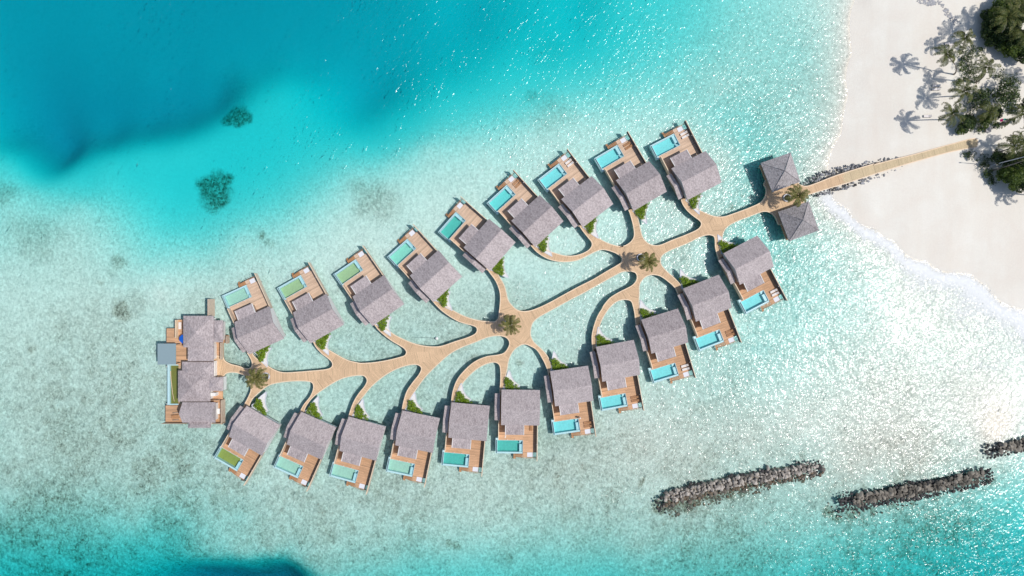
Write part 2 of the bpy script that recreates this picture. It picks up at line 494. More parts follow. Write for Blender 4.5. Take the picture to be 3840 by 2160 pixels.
# coral / rubble cover (0 clean sand .. 1 dark reef) : photo x, y, radius, amount, softness
PATCH = [(785, 712, 58, .85, .6), (745, 690, 26, .9, .3), (825, 680, 26, .9, .3), (800, 745, 40, .9, .3), (868, 428, 42, .85, .4), (838, 440, 22, .8, .4), (835, 462, 14, .7, .4), (905, 432, 24, .8, .4),
 (840, 345, 50, .16, 1), (820, 280, 40, .12, 1), (15, 450, 40, .12, 1), (1395, 735, 40, .55, 1), (1350, 690, 24, .45, .9), (1430, 765, 45, .42, 1), (1365, 775, 32, .42, .9), (985, 883, 13, .8, .3), (1012, 905, 18, .4, .7),
 (435, 985, 22, .55, .6), (425, 1010, 26, .3, .8), (368, 1055, 12, .5, .6), (450, 1140, 22, .7, .7), (452, 1170, 26, .7, .7), (490, 1150, 45, .4, .9), (370, 1230, 50, .4, .9), (440, 1320, 40, .3, .9), (110, 1310, 18, .6, .7),
 (2000, 355, 12, .4, .9), (2055, 175, 40, .14, 1), (2060, 430, 50, .25, .9), (750, 1150, 60, .3, 1), (130, 900, 60, .45, .9), (80, 860, 40, .35, .9), (200, 880, 40, .35, .9), (0, 730, 35, .5, .8),
 (470, 1480, 90, .45, .9), (330, 1620, 100, .45, .9), (290, 1660, 40, .7, .8), (370, 1500, 110, .4, .9), (480, 1560, 90, .45, .9), (120, 1540, 90, .4, .9), (220, 1555, 30, .6, .8), (730, 1650, 50, .5, .9), (560, 1800, 120, .4, .9), (250, 1800, 120, .35, .9), (800, 1880, 16, .6, .5),
 (330, 2090, 200, .4, 1), (560, 2030, 120, .35, 1), (1010, 2010, 60, .35, .9), (1200, 2000, 70, .4, .9), (1240, 1960, 50, .35, .9), (1700, 1870, 160, .35, 1), (2100, 1830, 180, .4, 1), (2330, 1780, 90, .4, .9),
 (1690, 2045, 14, .7, .5), (1717, 2045, 14, .7, .5), (1900, 2100, 22, .6, .6), (1780, 1790, 60, .35, .9), (1640, 1800, 60, .3, .9), (1780, 1345, 18, .5, .7), (1945, 1355, 12, .7, .7),
 (2410, 1800, 16, .7, .5), (2640, 1760, 120, .3, 1), (2750, 1600, 100, .35, 1), (2540, 2080, 40, .6, .8), (2640, 2080, 50, .6, .8), (2580, 2065, 40, .5, .8), (3000, 1960, 60, .5, .9), (3250, 1950, 60, .35, .9),
 (2900, 2050, 120, .45, 1), (3300, 2080, 150, .45, 1), (3600, 2050, 150, .4, 1), (2300, 2060, 120, .4, 1), (3100, 1330, 80, .25, 1), (3260, 1700, 80, .3, 1), (1350, 1240, 60, .35, .9), (1500, 1260, 50, .3, .9),
 (1420, 1480, 60, .4, .9), (1230, 1430, 50, .3, .9), (1780, 1150, 60, .35, .9), (1700, 1260, 60, .45, .9), (1960, 1140, 60, .35, .9), (2350, 1400, 50, .3, .9), (980, 1480, 50, .45, .9), (900, 1370, 60, .45, .9), (1010, 1250, 50, .3, .9), (860, 1430, 60, .5, .9),
 (2480, 1100, 40, .3, .9), (2560, 970, 30, .5, .8), (2780, 740, 10, .8, .4), (2745, 765, 14, .5, .7), (2410, 1650, 45, .4, .9), (2560, 920, 30, .4, .9), (2700, 470, 60, .15, 1), (1650, 1750, 50, .35, .9), (2420, 1795, 12, .8, .5), (3010, 1710, 20, .5, .6), (3728, 1642, 30, .45, .8),
 (2475, 1905, 30, 1, .5), (2520, 1895, 32, 1, .5), (2570, 1882, 32, 1, .5), (2620, 1870, 30, 1, .5), (2680, 1858, 28, .95, .5), (2740, 1842, 26, .95, .5), (2800, 1830, 24, .9, .5), (2860, 1816, 22, .9, .6), (2930, 1800, 20, .85, .6), (3000, 1785, 18, .8, .6), (3050, 1770, 18, .8, .6),
 (3115, 1915, 24, .9, .7), (3140, 1940, 24, .9, .7), (3200, 1930, 24, .85, .7), (3270, 1920, 22, .8, .7), (3340, 1905, 20, .8, .7), (3420, 1890, 20, .75, .7), (3520, 1868, 18, .7, .7), (3620, 1842, 18, .7, .7), (3710, 1810, 18, .7, .7)]
# soft zones of sparser rubble : x, y, radius, amount
ZONE = [(350, 1560, 420, .40), (600, 1850, 520, .42), (1400, 1900, 500, .36), (2100, 1850, 500, .34), (200, 2100, 500, .50), (1000, 2100, 400, .36), (2700, 2050, 500, .42), (3400, 2080, 500, .50), (1500, 1400, 400, .26), (900, 1450, 250, .33),
        (2700, 1600, 400, .22), (3300, 1500, 400, .16), (2300, 1250, 300, .14), (2850, 880, 420, .24), (2900, 480, 380, .18), (2700, 1100, 350, .2), (900, 1150, 250, .12), (200, 1100, 350, .10)]


PATCH = [(x, y, r * (1.35 if s_ >= .8 else 1.05), a * (.62 if s_ >= .8 else .9), max(s_, .55)) for (x, y, r, a, s_) in PATCH]


def coral_at(px, py):
    wx = px + 60 * fbm(px / 60, py / 60, 51); wy = py + 60 * fbm(px / 60, py / 60, 71)
    c_ = np.zeros_like(px)
    for (x, y, r, a, s_) in PATCH:
        d = np.hypot(wx - x, wy - y) / r
        c_ = np.maximum(c_, a * np.clip((1 + s_ * 0.6 - d) / max(s_, 0.15), 0, 1))
    z_ = np.zeros_like(px)
    for (x, y, r, a) in ZONE:
        d = np.hypot(px - x, py - y) / r
        z_ = np.maximum(z_, a * np.clip(1.25 - d, 0, 1) ** 0.7)
    z2 = 0.86 * z_ * (1.15 + 1.3 * fbm(px / 110, py / 110, 91) + 1.7 * fbm(px / 24, py / 24, 191, 3))
    c_ = np.maximum(c_, z2)
    return np.clip(c_, 0, 1)


XS = axis_coords(150, 2400, 0.6)
YS = axis_coords(95, 2400, 0.6)

# seabed / beach material
m_bed, n, l, out = new_mat('sand_and_reef')
tc = n.new('ShaderNodeTexCoord'); v = tc.outputs['Object']
at = n.new('ShaderNodeAttribute'); at.attribute_name = 'coral'
dry = n.new('ShaderNodeAttribute'); dry.attribute_name = 'dry'
fine = noise(n, l, mapping(n, l, v, (1, 0.8, 1)), 1.5, 6, 0.75, 0.6)
mid = noise(n, l, v, 0.16, 5, 0.6, 0.4)
sp = noise(n, l, v, 0.7, 2, 0.5)
spots = ramp(n, l, sp, [(0.66, 0.0), (0.74, 1.0)])
silt = n.new('ShaderNodeAttribute'); silt.attribute_name = 'silt'
sand = ramp(n, l, fine, [(0.34, (0.50, 0.51, 0.475)), (0.50, (0.70, 0.675, 0.63)), (0.66, (0.86, 0.84, 0.79))])
sand = mixc(n, l, silt.outputs['Fac'], sand, (0.74, 0.73, 0.68))
dryc = ramp(n, l, mid, [(0.25, (0.79, 0.735, 0.65)), (0.55, (0.815, 0.783, 0.70)), (0.8, (0.86, 0.835, 0.76))])
streak = noise(n, l, mapping(n, l, v, (1.0, 0.16, 1), (0, 0, 0.18)), 0.22, 4, 0.55)
dryc = mixc(n, l, ramp(n, l, streak, [(0.35, 0.0), (0.75, 0.5)]), dryc, (0.74, 0.66, 0.565))
dryfine = noise(n, l, v, 2.5, 4, 0.7)
dryc = mixc(n, l, 0.10, dryc, ramp(n, l, dryfine, [(0.3, 0.4), (0.7, 1.0)]), 'MULTIPLY')
reef = ramp(n, l, fine, [(0.36, (0.075, 0.08, 0.065)), (0.5, (0.26, 0.235, 0.18)), (0.66, (0.52, 0.475, 0.39))])
thr = math_(n, l, 'ADD', at.outputs['Fac'], math_(n, l, 'MULTIPLY', math_(n, l, 'SUBTRACT', fine, 0.5), math_(n, l, 'MULTIPLY', at.outputs['Fac'], -2.4)))
cor = math_(n, l, 'MULTIPLY', thr, 1.15, True)
col = mixc(n, l, cor, sand, reef)
brown = math_(n, l, 'MULTIPLY', math_(n, l, 'MULTIPLY', spots, at.outputs['Fac']), 0.9, True)
col = mixc(n, l, brown, col, (0.22, 0.15, 0.11))
col = mixc(n, l, dry.outputs['Fac'], col, dryc)
principled(n, l, out, col, 0.95, fine, 0.25, 0.12, 0.0)


def bed_z(x, y):
    k = S / (1 - WL / H)
    d = depth_at(x * k + 1920, 1080 - y * k)
    return WL - np.where(d < 0, d * 1.45, d)


def bed_smooth(x, y):
    z = bed_z(x, y).reshape(len(YS), len(XS))
    k = np.exp(-0.5 * (np.arange(-9, 10) / 4.6) ** 2); k /= k.sum()
    zp = np.pad(z, 9, mode='edge')
    b1 = sum(k[i] * zp[:, i:i + z.shape[1]] for i in range(19))
    b2 = sum(k[i] * b1[i:i + z.shape[0]] for i in range(19))
    t_ = np.clip((WL - z - 0.8) / 1.2, 0, 1)
    return (z * (1 - t_) + b2 * t_).ravel()


bed_me, bx, by = grid_mesh('seabed', XS, YS, bed_smooth, m_bed)
KW = S / (1 - WL / H)
bpx = bx * KW + 1920; bpy_ = 1080 - by * KW
bz = np.empty(len(bx) * 3); bed_me.vertices.foreach_get('co', bz); bz = bz.reshape(-1, 3)[:, 2]
a_ = bed_me.attributes.new('coral', 'FLOAT', 'POINT')
a_.data.foreach_set('value', (coral_at(bpx, bpy_) * (bz < WL - 0.03)).astype(np.float32))
a_ = bed_me.attributes.new('dry', 'FLOAT', 'POINT')
a_.data.foreach_set('value', np.clip((bz - WL + 0.06) / 0.1, 0, 1).astype(np.float32))
a_ = bed_me.attributes.new('silt', 'FLOAT', 'POINT')
a_.data.foreach_set('value', (np.clip((WL - bz - 1.3) / 1.6, 0, 1) * 0.85 * (bpy_ < 1400)).astype(np.float32))
tag(link('seabed_and_beach', bed_me), kind='structure')

GX = bz.reshape(len(YS), len(XS))


def ground_z(x, y):
    i = min(max(np.searchsorted(XS, x) - 1, 0), len(XS) - 2); j = min(max(np.searchsorted(YS, y) - 1, 0), len(YS) - 2)
    return float(GX[j, i])


# ------------------------------------------------------------------ water
m_wat, n, l, out = new_mat('water_surface')
tc = n.new('ShaderNodeTexCoord'); v = tc.outputs['Object']
vr = mapping(n, l, v, (1, 1, 1), (0, 0, math.radians(-54)))
wav1 = noise(n, l, mapping(n, l, vr, (0.5, 1.0, 1)), 0.62, 2.0, 0.5, 0.3)
wav2 = noise(n, l, mapping(n, l, vr, (0.62, 1.0, 1)), 1.9, 2.0, 0.5, 0.2)
hgt = math_(n, l, 'ADD', math_(n, l, 'MULTIPLY', wav1, 0.34), math_(n, l, 'MULTIPLY', wav2, 0.16))
gust = ramp(n, l, noise(n, l, v, 0.045, 3, 0.6), [(0.3, 0.62), (0.7, 1.25)])
hgt = math_(n, l, 'MULTIPLY', hgt, gust)
bmp = n.new('ShaderNodeBump'); bmp.inputs['Strength'].default_value = 1.0; bmp.inputs['Distance'].default_value = 1.0
l.new(hgt, bmp.inputs['Height'])
fr = n.new('ShaderNodeFresnel'); fr.inputs['IOR'].default_value = 1.33
l.new(bmp.outputs[0], fr.inputs['Normal'])
gl = n.new('ShaderNodeBsdfGlossy'); gl.inputs['Roughness'].default_value = 0.135
l.new(bmp.outputs[0], gl.inputs['Normal'])
tr = n.new('ShaderNodeBsdfTransparent'); tr.inputs['Color'].default_value = (0.99, 0.995, 0.995, 1)
mx = n.new('ShaderNodeMixShader')
l.new(fr.outputs[0], mx.inputs[0]); l.new(tr.outputs[0], mx.inputs[1]); l.new(gl.outputs[0], mx.inputs[2])
fo = n.new('ShaderNodeAttribute'); fo.attribute_name = 'foam'
fn = noise(n, l, mapping(n, l, v, (1, 1, 1)), 0.9, 5, 0.7, 1.5)
ff = math_(n, l, 'ADD', fo.outputs['Fac'], math_(n, l, 'MULTIPLY', math_(n, l, 'SUBTRACT', fn, 0.5), 1.6))
ff = math_(n, l, 'MULTIPLY', ramp(n, l, ff, [(0.45, 0.0), (0.62, 1.0)]), fo.outputs['Fac'], True)
dfo = n.new('ShaderNodeBsdfDiffuse'); dfo.inputs['Color'].default_value = (0.88, 0.9, 0.9, 1)
mx2 = n.new('ShaderNodeMixShader')
l.new(ff, mx2.inputs[0]); l.new(mx.outputs[0], mx2.inputs[1]); l.new(dfo.outputs[0], mx2.inputs[2])
l.new(mx2.outputs[0], out.inputs['Surface'])

wat_me, wx_, wy_ = grid_mesh('water', axis_coords(150, 2400, 1.0), axis_coords(95, 2400, 1.0), lambda x, y: np.zeros_like(x) + WL, m_wat)
wpx = wx_ * KW + 1920; wpy = 1080 - wy_ * KW
wd = depth_at(wpx, wpy)
near = 0.9 * np.clip(1 - np.abs(wd - 0.06) / 0.12, 0, 1) * (wpx > 2950) * (wpy > 700) * (wpy < 1400)
near2 = 0.10 * np.clip(1 - np.abs(wd - 0.05) / 0.15, 0, 1) * (wpx > 3000) * (wpy < 700)
a_ = wat_me.attributes.new('foam', 'FLOAT', 'POINT')
a_.data.foreach_set('value', np.maximum(near, near2).astype(np.float32))
tag(link('water', wat_me), kind='structure')

m_vol, n, l, out = new_mat('water_depth_tint')
ab = []
SIG = (0.50, 0.036, 0.0225)
dens = max(SIG)
va = n.new('ShaderNodeVolumeAbsorption')
va.inputs['Color'].default_value = (*[1 - s_ / (dens * 1.0) for s_ in SIG], 1)
va.inputs['Density'].default_value = dens
l.new(va.outputs[0], out.inputs['Volume'])
b = MB(); b.box(-2350, 2350, -2350, 2350, -70, WL - 0.012)
tag(b.build('water_body', m_vol), kind='structure')

# ------------------------------------------------------------------ shared materials
M_ROOF = thatch('grey_thatch', (0.285, 0.245, 0.245), (0.57, 0.50, 0.495))
M_ROOF2 = thatch('pavilion_thatch', (0.20, 0.185, 0.187), (0.49, 0.455, 0.46))
M_WALK = planks('boardwalk_planks', (0.68, 0.475, 0.295), 0.12, 'UV', 0.15)
M_CAUSE = planks('causeway_planks', (0.63, 0.50, 0.315), 0.10, 'UV', 0.15)
M_DECK = planks('deck_planks', (0.64, 0.385, 0.225), 0.18, 'Object', 0.22, axis=1)
M_DECK_GLARE = planks('glare_lightened_deck_planks', (0.68, 0.49, 0.35), 0.14, 'Object', 0.22, axis=1)  # lighter copy of the deck tone, view-dependent glare painted into the colour
M_TRIM = simple('pale_timber', (0.80, 0.62, 0.44), 0.6, 0.08)
M_STAIR = simple('orange_timber', (0.48, 0.25, 0.12), 0.6, 0.15)
M_WALL = simple('timber_wall', (0.42, 0.30, 0.21), 0.7, 0.2)
M_SCREEN = simple('pale_screen_boards', (0.62, 0.49, 0.38), 0.7, 0.12)
M_WHITE = simple('white_render', (0.80, 0.79, 0.77), 0.6, 0.05)
M_RIM = simple('pool_rim_tiles', (0.50, 0.72, 0.75), 0.35, 0.06)
M_PILE = simple('concrete_pile', (0.42, 0.41, 0.38), 0.8, 0.15)
M_GREY = simple('grey_fabric', (0.24, 0.33, 0.36), 0.8, 0.04, 8)
M_BLUE = simple('blue_canvas', (0.01, 0.13, 0.62), 0.6, 0.06)
M_DARK = simple('dark_frame', (0.05, 0.06, 0.07), 0.5, 0.1)
M_WALLSHADE = simple('painted_wall_shade', (0.13, 0.125, 0.13), 0.7, 0.15)  # dark tone standing in for shade on the privacy walls' inner face
M_CUSH = simple('white_cushion', (0.78, 0.72, 0.68), 0.8, 0.04)
M_SOIL = simple('dark_soil', (0.07, 0.06, 0.045), 0.95, 0.3)
M_BED = simple('pale_planter_rim', (0.62, 0.64, 0.70), 0.6, 0.06)
M_PEB = simple('white_pebbles', (0.74, 0.73, 0.72), 0.9, 0.2, 6)
M_NET = simple('white_net', (0.74, 0.75, 0.79), 0.8, 0.05, 10)
M_TRUNK = simple('palm_trunk', (0.27, 0.235, 0.20), 0.9, 0.25, 3)
M_BARK = simple('bark', (0.16, 0.13, 0.10), 0.9, 0.25, 3)
M_FROND = leafmat('palm_fronds', [(0.035, 0.055, 0.012), (0.07, 0.095, 0.02), (0.11, 0.135, 0.03), (0.23, 0.21, 0.07)], 0.3)
M_FROND2 = leafmat('deck_palm_fronds', [(0.07, 0.09, 0.02), (0.16, 0.17, 0.04), (0.25, 0.23, 0.07), (0.33, 0.27, 0.12)], 0.3)
M_LEAF = leafmat('dark_leaves', [(0.012, 0.03, 0.012), (0.03, 0.062, 0.016), (0.055, 0.095, 0.02), (0.10, 0.14, 0.025)], 0.2)
M_LEAF2 = leafmat('bright_leaves', [(0.03, 0.07, 0.01), (0.055, 0.10, 0.013), (0.09, 0.14, 0.018), (0.15, 0.19, 0.03)], 0.25)
M_SHRUB = leafmat('hedge_leaves', [(0.08, 0.15, 0.006), (0.15, 0.26, 0.010), (0.23, 0.36, 0.016), (0.33, 0.45, 0.04)], 0.25)
M_ROCKL = simple('light_brown_rock', (0.345, 0.31, 0.27), 0.9, 0.45, 1.2, orand=0.6)
M_ROCKD = simple('dark_brown_rock', (0.19, 0.17, 0.14), 0.9, 0.5, 1.2, orand=0.6)
M_ROCKW = simple('wet_black_rock', (0.045, 0.042, 0.042), 0.6, 0.4, 1.2)
M_ROCKG = simple('grey_rock', (0.28, 0.28, 0.29), 0.9, 0.5, 1.2, orand=0.5)
M_ALGAE = simple('algae_covered_rubble', (0.15, 0.115, 0.08), 0.8, 0.5, 1.5)

m_glass, n, l, out = new_mat('clear_glass')
g1 = n.new('ShaderNodeBsdfGlossy'); g1.inputs['Roughness'].default_value = 0.05
g2 = n.new('ShaderNodeBsdfTransparent'); g2.inputs['Color'].default_value = (0.80, 0.92, 0.94, 1)
gm = n.new('ShaderNodeMixShader'); gm.inputs[0].default_value = 0.08
l.new(g2.outputs[0], gm.inputs[1]); l.new(g1.outputs[0], gm.inputs[2]); l.new(gm.outputs[0], out.inputs[0])
m_pw, n, l, out = new_mat('pool_water')
tcx = n.new('ShaderNodeTexCoord')
pb = n.new('ShaderNodeBump'); pb.inputs['Strength'].default_value = 0.35; pb.inputs['Distance'].default_value = 0.02
l.new(noise(n, l, tcx.outputs['Object'], 3.0, 2), pb.inputs['Height'])
g1 = n.new('ShaderNodeBsdfGlossy'); g1.inputs['Roughness'].default_value = 0.08
l.new(pb.outputs[0], g1.inputs['Normal'])
g2 = n.new('ShaderNodeBsdfTransparent'); g2.inputs['Color'].default_value = (0.90, 0.985, 0.99, 1)
gm = n.new('ShaderNodeMixShader'); gm.inputs[0].default_value = 0.03
l.new(g2.outputs[0], gm.inputs[1]); l.new(g1.outputs[0], gm.inputs[2]); l.new(gm.outputs[0], out.inputs[0])
POOLC = {}


def pool_mat(key, col):
    if key not in POOLC:
        POOLC[key] = simple('pool_tiles_' + key, col, 0.5, 0.10, 2.2)
    return POOLC[key]


# ------------------------------------------------------------------ boardwalk
OUT = [ch(1212, 343), ch(1000, 390), ch(800, 445), ch(550, 515), ch(300, 577), ch(100, 630), cg(1739, 455), cg(1500, 525), cg(1250, 605), cg(1050, 683), cg(945, 717), cg(885, 708), cg(850, 680),
 cg(800, 560), cg(700, 530), cg(560, 590), cg(476, 688), cg(495, 740), cg(497, 800), cg(475, 855), cg(425, 905), cg(300, 960), cg(150, 1015), cg(60, 1045), cg(0, 1052),
 cf(680, 742), cf(635, 726), cf(590, 705), cf(545, 680), cf(515, 655), cf(500, 630), cf(490, 600), cf(458, 606), cf(462, 640), cf(478, 675), cf(505, 710), cf(545, 745), cf(580, 770), cf(596, 790), cf(590, 815), cf(560, 840), cf(480, 875),
 cf(400, 905), cf(330, 935), cf(285, 942), cf(240, 930), cf(205, 895), cf(188, 850), cf(178, 800), cf(165, 750), cf(148, 700), cf(135, 680), cf(100, 690), cf(110, 720), cf(125, 770), cf(138, 830), cf(140, 880), cf(120, 915), cf(85, 940), cf(40, 955),
 ce(1200, 920), ce(1150, 915), ce(1080, 895), ce(1020, 865), ce(970, 835), ce(920, 790), ce(890, 745), ce(870, 725), ce(835, 740), ce(850, 755), ce(880, 800), ce(920, 850), ce(950, 890), ce(945, 925), ce(915, 955), ce(860, 980), ce(800, 992), ce(740, 990),
 ce(680, 975), ce(620, 955), ce(570, 930), ce(515, 900), ce(490, 880), ce(462, 895), ce(475, 910), ce(510, 950), ce(560, 990), ce(620, 1020), ce(680, 1035), ce(740, 1040), ce(800, 1035), ce(860, 1020), ce(920, 990), ce(980, 960), ce(1030, 945),
 ce(1090, 955), ce(1150, 980), ce(1183, 1010), ce(1175, 1045), ce(1130, 1075), ce(1060, 1115), ce(960, 1175), ce(850, 1230), ce(740, 1290), ce(640, 1345), ce(560, 1385), ce(480, 1415), ce(420, 1422), ce(370, 1410), ce(330, 1375), ce(302, 1335),
 ce(290, 1290), ce(275, 1230), ce(250, 1180), ce(215, 1125), ce(180, 1092), ce(160, 1070), ce(125, 1085), ce(140, 1100), ce(170, 1140), ce(205, 1190), ce(230, 1250), ce(240, 1310), ce(237, 1370), cc(1060, 960), cc(1050, 1020), cc(1025, 1045), cc(980, 1045),
 cc(920, 1040), cc(850, 1025), cc(780, 1000), cc(720, 970), cc(670, 940), cc(620, 905), cc(582, 868), cc(560, 845), cc(520, 865), cc(535, 880), cc(565, 915), cc(610, 960), cc(670, 1005), cc(740, 1045), cc(800, 1065), cc(850, 1078), cc(883, 1095), cc(885, 1125), cc(860, 1150),
 cc(800, 1175), cc(720, 1200), cc(650, 1225), cc(590, 1240), cc(520, 1240), cc(450, 1230), cc(380, 1210), cc(310, 1180), cc(250, 1150), cc(200, 1115), cc(150, 1080), cc(125, 1052), cc(105, 1030), cc(70, 1050), cc(88, 1067), cc(120, 1110), cc(170, 1155),
 cc(230, 1200), cc(290, 1235), cc(325, 1260), cc(338, 1285), cc(325, 1310), cc(280, 1325), cc(200, 1345), cc(100, 1362), cb(290, 510), cb(250, 505), cb(190, 490), cb(130, 460), cb(70, 425), ca(1190, 402), ca(1150, 362), ca(1125, 335), ca(1095, 350), ca(1112, 365), ca(1130, 400), ca(1170, 445),
 ca(1210, 475), ca(1240, 505), ca(1238, 535), ca(1200, 552), ca(1100, 562), ca(1000, 570), ca(910, 573), ca(850, 555), ca(800, 525), ca(750, 495), ca(710, 460), ca(690, 430), ca(660, 430), ca(675, 458), ca(692, 490), ca(698, 520), ca(685, 543), ca(650, 545),
 ca(610, 530), ca(550, 515), ca(510, 490), ca(500, 470), ca(440, 470), ca(440, 610), ca(500, 602), ca(520, 582), ca(560, 573), ca(610, 580), ca(650, 600), ca(680, 645), ca(690, 690), ca(672, 740), ca(648, 785), ca(640, 810), ca(670, 830), ca(680, 795),
 ca(700, 755), ca(740, 715), ca(790, 675), ca(830, 655), ca(900, 640), ca(1000, 632), ca(1080, 635), ca(1110, 650), ca(1112, 690), ca(1090, 740), ca(1050, 790), ca(1028, 830), ca(1012, 865), ca(1042, 880), ca(1055, 825), ca(1080, 780), ca(1120, 735), ca(1180, 690),
 ca(1250, 645), ca(1320, 612), ca(1400, 596), cb(290, 595), cb(312, 610), cb(318, 635), cb(300, 670), cb(260, 720), cb(225, 780), cb(200, 850), cb(190, 895), cb(222, 905), cb(235, 825), cb(260, 780), cb(300, 730), cb(350, 670), cb(420, 610), cb(500, 560), cb(580, 530), cb(640, 520), cb(675, 528), cb(688, 550),
 cb(670, 590), cb(630, 640), cb(590, 700), cb(567, 770), cb(555, 830), cb(548, 860), cb(582, 865), cb(590, 800), cb(620, 740), cb(660, 680), cb(720, 600), cb(800, 520), cb(880, 450), cb(960, 405), cb(1050, 370), cb(1140, 335), cb(1210, 325), cb(1260, 335), cb(1285, 365), cb(1280, 400),
 cb(1250, 440), cb(1200, 455), cb(1130, 465), cb(1050, 500), cb(980, 560), cb(930, 625), cb(902, 700), cb(890, 775), cb(885, 810), cb(920, 812), cb(930, 735), cb(955, 670), cb(1000, 610), cb(1060, 555), cb(1120, 520), cb(1180, 505), cb(1215, 520), cb(1225, 560), cb(1225, 640), cb(1220, 715), cb(1252, 715), cb(1255, 630),
 cb(1270, 560), cb(1285, 480), cb(1320, 420), cb(1365, 388), cd(355, 397), cd(390, 410), cd(440, 440), cd(480, 500), cd(510, 560), cd(528, 615), cd(530, 645), cd(560, 640), cd(548, 545), cd(520, 480), cd(470, 425), cd(420, 380), cd(395, 330), cd(395, 280), cd(410, 230), cd(450, 190),
 cd(520, 150), cd(620, 95), cd(720, 40), ce(883, 1283), ce(950, 1245), ce(1040, 1195), ce(1120, 1150), ce(1180, 1120), ce(1230, 1112), ce(1280, 1120), ce(1300, 1145), ce(1295, 1185), ce(1265, 1220), ce(1220, 1245), ce(1160, 1275), ce(1090, 1320), ce(1040, 1380), cd(950, 115), cd(915, 170),
 cd(885, 250), cd(868, 330), cd(870, 400), cd(878, 460), cd(915, 455), cd(912, 350), cd(925, 270), cd(950, 200), cd(1000, 120), cd(1060, 65), cd(1120, 50), cd(1170, 60), cd(1187, 100), cd(1200, 160), cd(1212, 250), cd(1250, 240), cd(1240, 130), cd(1235, 60), ce(1320, 1283),
 ce(1320, 1230), ce(1335, 1190), ce(1370, 1155), ce(1420, 1140), ce(1480, 1150), ce(1540, 1190), ce(1590, 1235), cf(432, 1260), cf(445, 1285), cf(480, 1265), cf(462, 1220), cf(445, 1195), cf(410, 1158), cf(360, 1115), cf(325, 1070), cf(322, 1030), cf(345, 1000), cf(400, 970), cf(500, 930), cf(580, 890),
 cf(640, 872), cf(680, 880), cf(690, 910), cf(692, 960), cf(712, 1030), cf(725, 1060), cf(755, 1035), cf(740, 960), cf(740, 890), cf(755, 840), cf(790, 805), cf(850, 775), cf(930, 745), cf(1000, 718), cf(1040, 713), cf(1075, 727), cf(1102, 757), cf(1118, 797), cf(1145, 800), cf(1220, 770),
 cf(1290, 720), cf(1295, 650), cg(920, 860), cg(950, 820), cg(1020, 795), cg(1200, 740), cg(1400, 680), cg(1600, 615), ch(174, 715), ch(400, 645), ch(650, 572), ch(900, 503), ch(1100, 460), ch(1225, 434)]
ZD = 1.45


def catmull(pts, sub=3):
    n_ = len(pts); r = []
    for i in range(n_):
        p0, p1, p2, p3 = [np.array(pts[(i + k) % n_], float) for k in (-1, 0, 1, 2)]
        d1 = np.linalg.norm(p2 - p1)
        if d1 < 1.0:
            continue
        for j in range(sub):
            t = j / sub
            c_ = 0.5 * ((2 * p1) + (-p0 + p2) * t + (2 * p0 - 5 * p1 + 4 * p2 - p3) * t * t + (-p0 + 3 * p1 - 3 * p2 + p3) * t ** 3)
            r.append(c_)
    return r


raw = catmull(OUT, 3)
ring = [W(p[0], p[1], ZD) for p in raw]
BR = [
 [ch(1215, 390), ch(600, 545), ch(0, 705), cg(1400, 610), cg(1000, 755), cg(640, 890), cg(300, 1000), cf(700, 785), cf(560, 850), cf(300, 960), (2410, 970), ce(1000, 1195), ce(640, 1370), (1925, 1221), cb(1000, 340), cb(820, 430), cb(600, 490), cb(300, 555), ca(1300, 560), ca(1000, 600), ca(730, 600), ca(440, 540)],
 [cf(660, 790), cf(540, 715), cf(475, 600)], [ce(1330, 940), ce(1300, 800), ce(1240, 620)], [ce(1250, 950), ce(1020, 900), ce(940, 850), ce(850, 730)], [ce(1050, 915), ce(900, 975), ce(780, 1015), ce(600, 970), ce(475, 880)],
 [cd(230, 200), ce(265, 1340), ce(240, 1200), ce(140, 1070)], [cc(1100, 1080), cc(850, 1050), cc(680, 970), cc(540, 850)], [cc(700, 1240), cc(400, 1240), cc(220, 1165), cc(85, 1035)], [cb(160, 540), cb(60, 470), ca(1200, 440), ca(1110, 340)],
 [ca(770, 570), ca(675, 430)], [ca(750, 640), ca(655, 830)], [ca(1240, 610), ca(1110, 700), ca(1025, 880)], [cb(470, 520), cb(330, 640), cb(205, 900)], [cb(820, 450), cb(700, 560), cb(620, 680), cb(565, 870)],
 [cb(1310, 380), cb(1260, 440), cb(1100, 490), cb(960, 620), cb(902, 810)], [cb(1330, 370), cb(1250, 480), cb(1235, 720)], [cd(320, 330), cd(450, 440), cd(545, 645)], [ce(1320, 1120), ce(1260, 1250), ce(1110, 1340), cd(930, 180), cd(888, 300), cd(895, 460)],
 [ce(1340, 1130), cd(1205, 40), cd(1230, 250)], [ce(1450, 1100), cf(400, 1180), cf(465, 1280)], [cf(710, 810), cf(715, 900), cf(738, 1060)]]
brs = [[np.array(W(p[0], p[1], ZD))[:2] for p in b_] for b_ in BR]
segs = []
for bi, b_ in enumerate(brs):
    s0 = bi * 37.3
    for p, q in zip(b_[:-1], b_[1:]):
        L = np.linalg.norm(q - p)
        segs.append((p, (q - p) / L, L, s0, bi)); s0 += L
SP = np.array([s_[0] for s_ in segs]); SDr = np.array([s_[1] for s_ in segs]); SL = np.array([s_[2] for s_ in segs]); S0 = np.array([s_[3] for s_ in segs]); SB = np.array([s_[4] for s_ in segs])


def clean_ring(r, mind=0.12):
    o = [r[0]]
    for p in r[1:]:
        if (p - o[-1]).length > mind:
            o.append(p)
    if (o[0] - o[-1]).length < mind:
        o.pop()
    return o


ring = clean_ring(ring)
r2 = [Vector((p.x, p.y)) for p in ring]


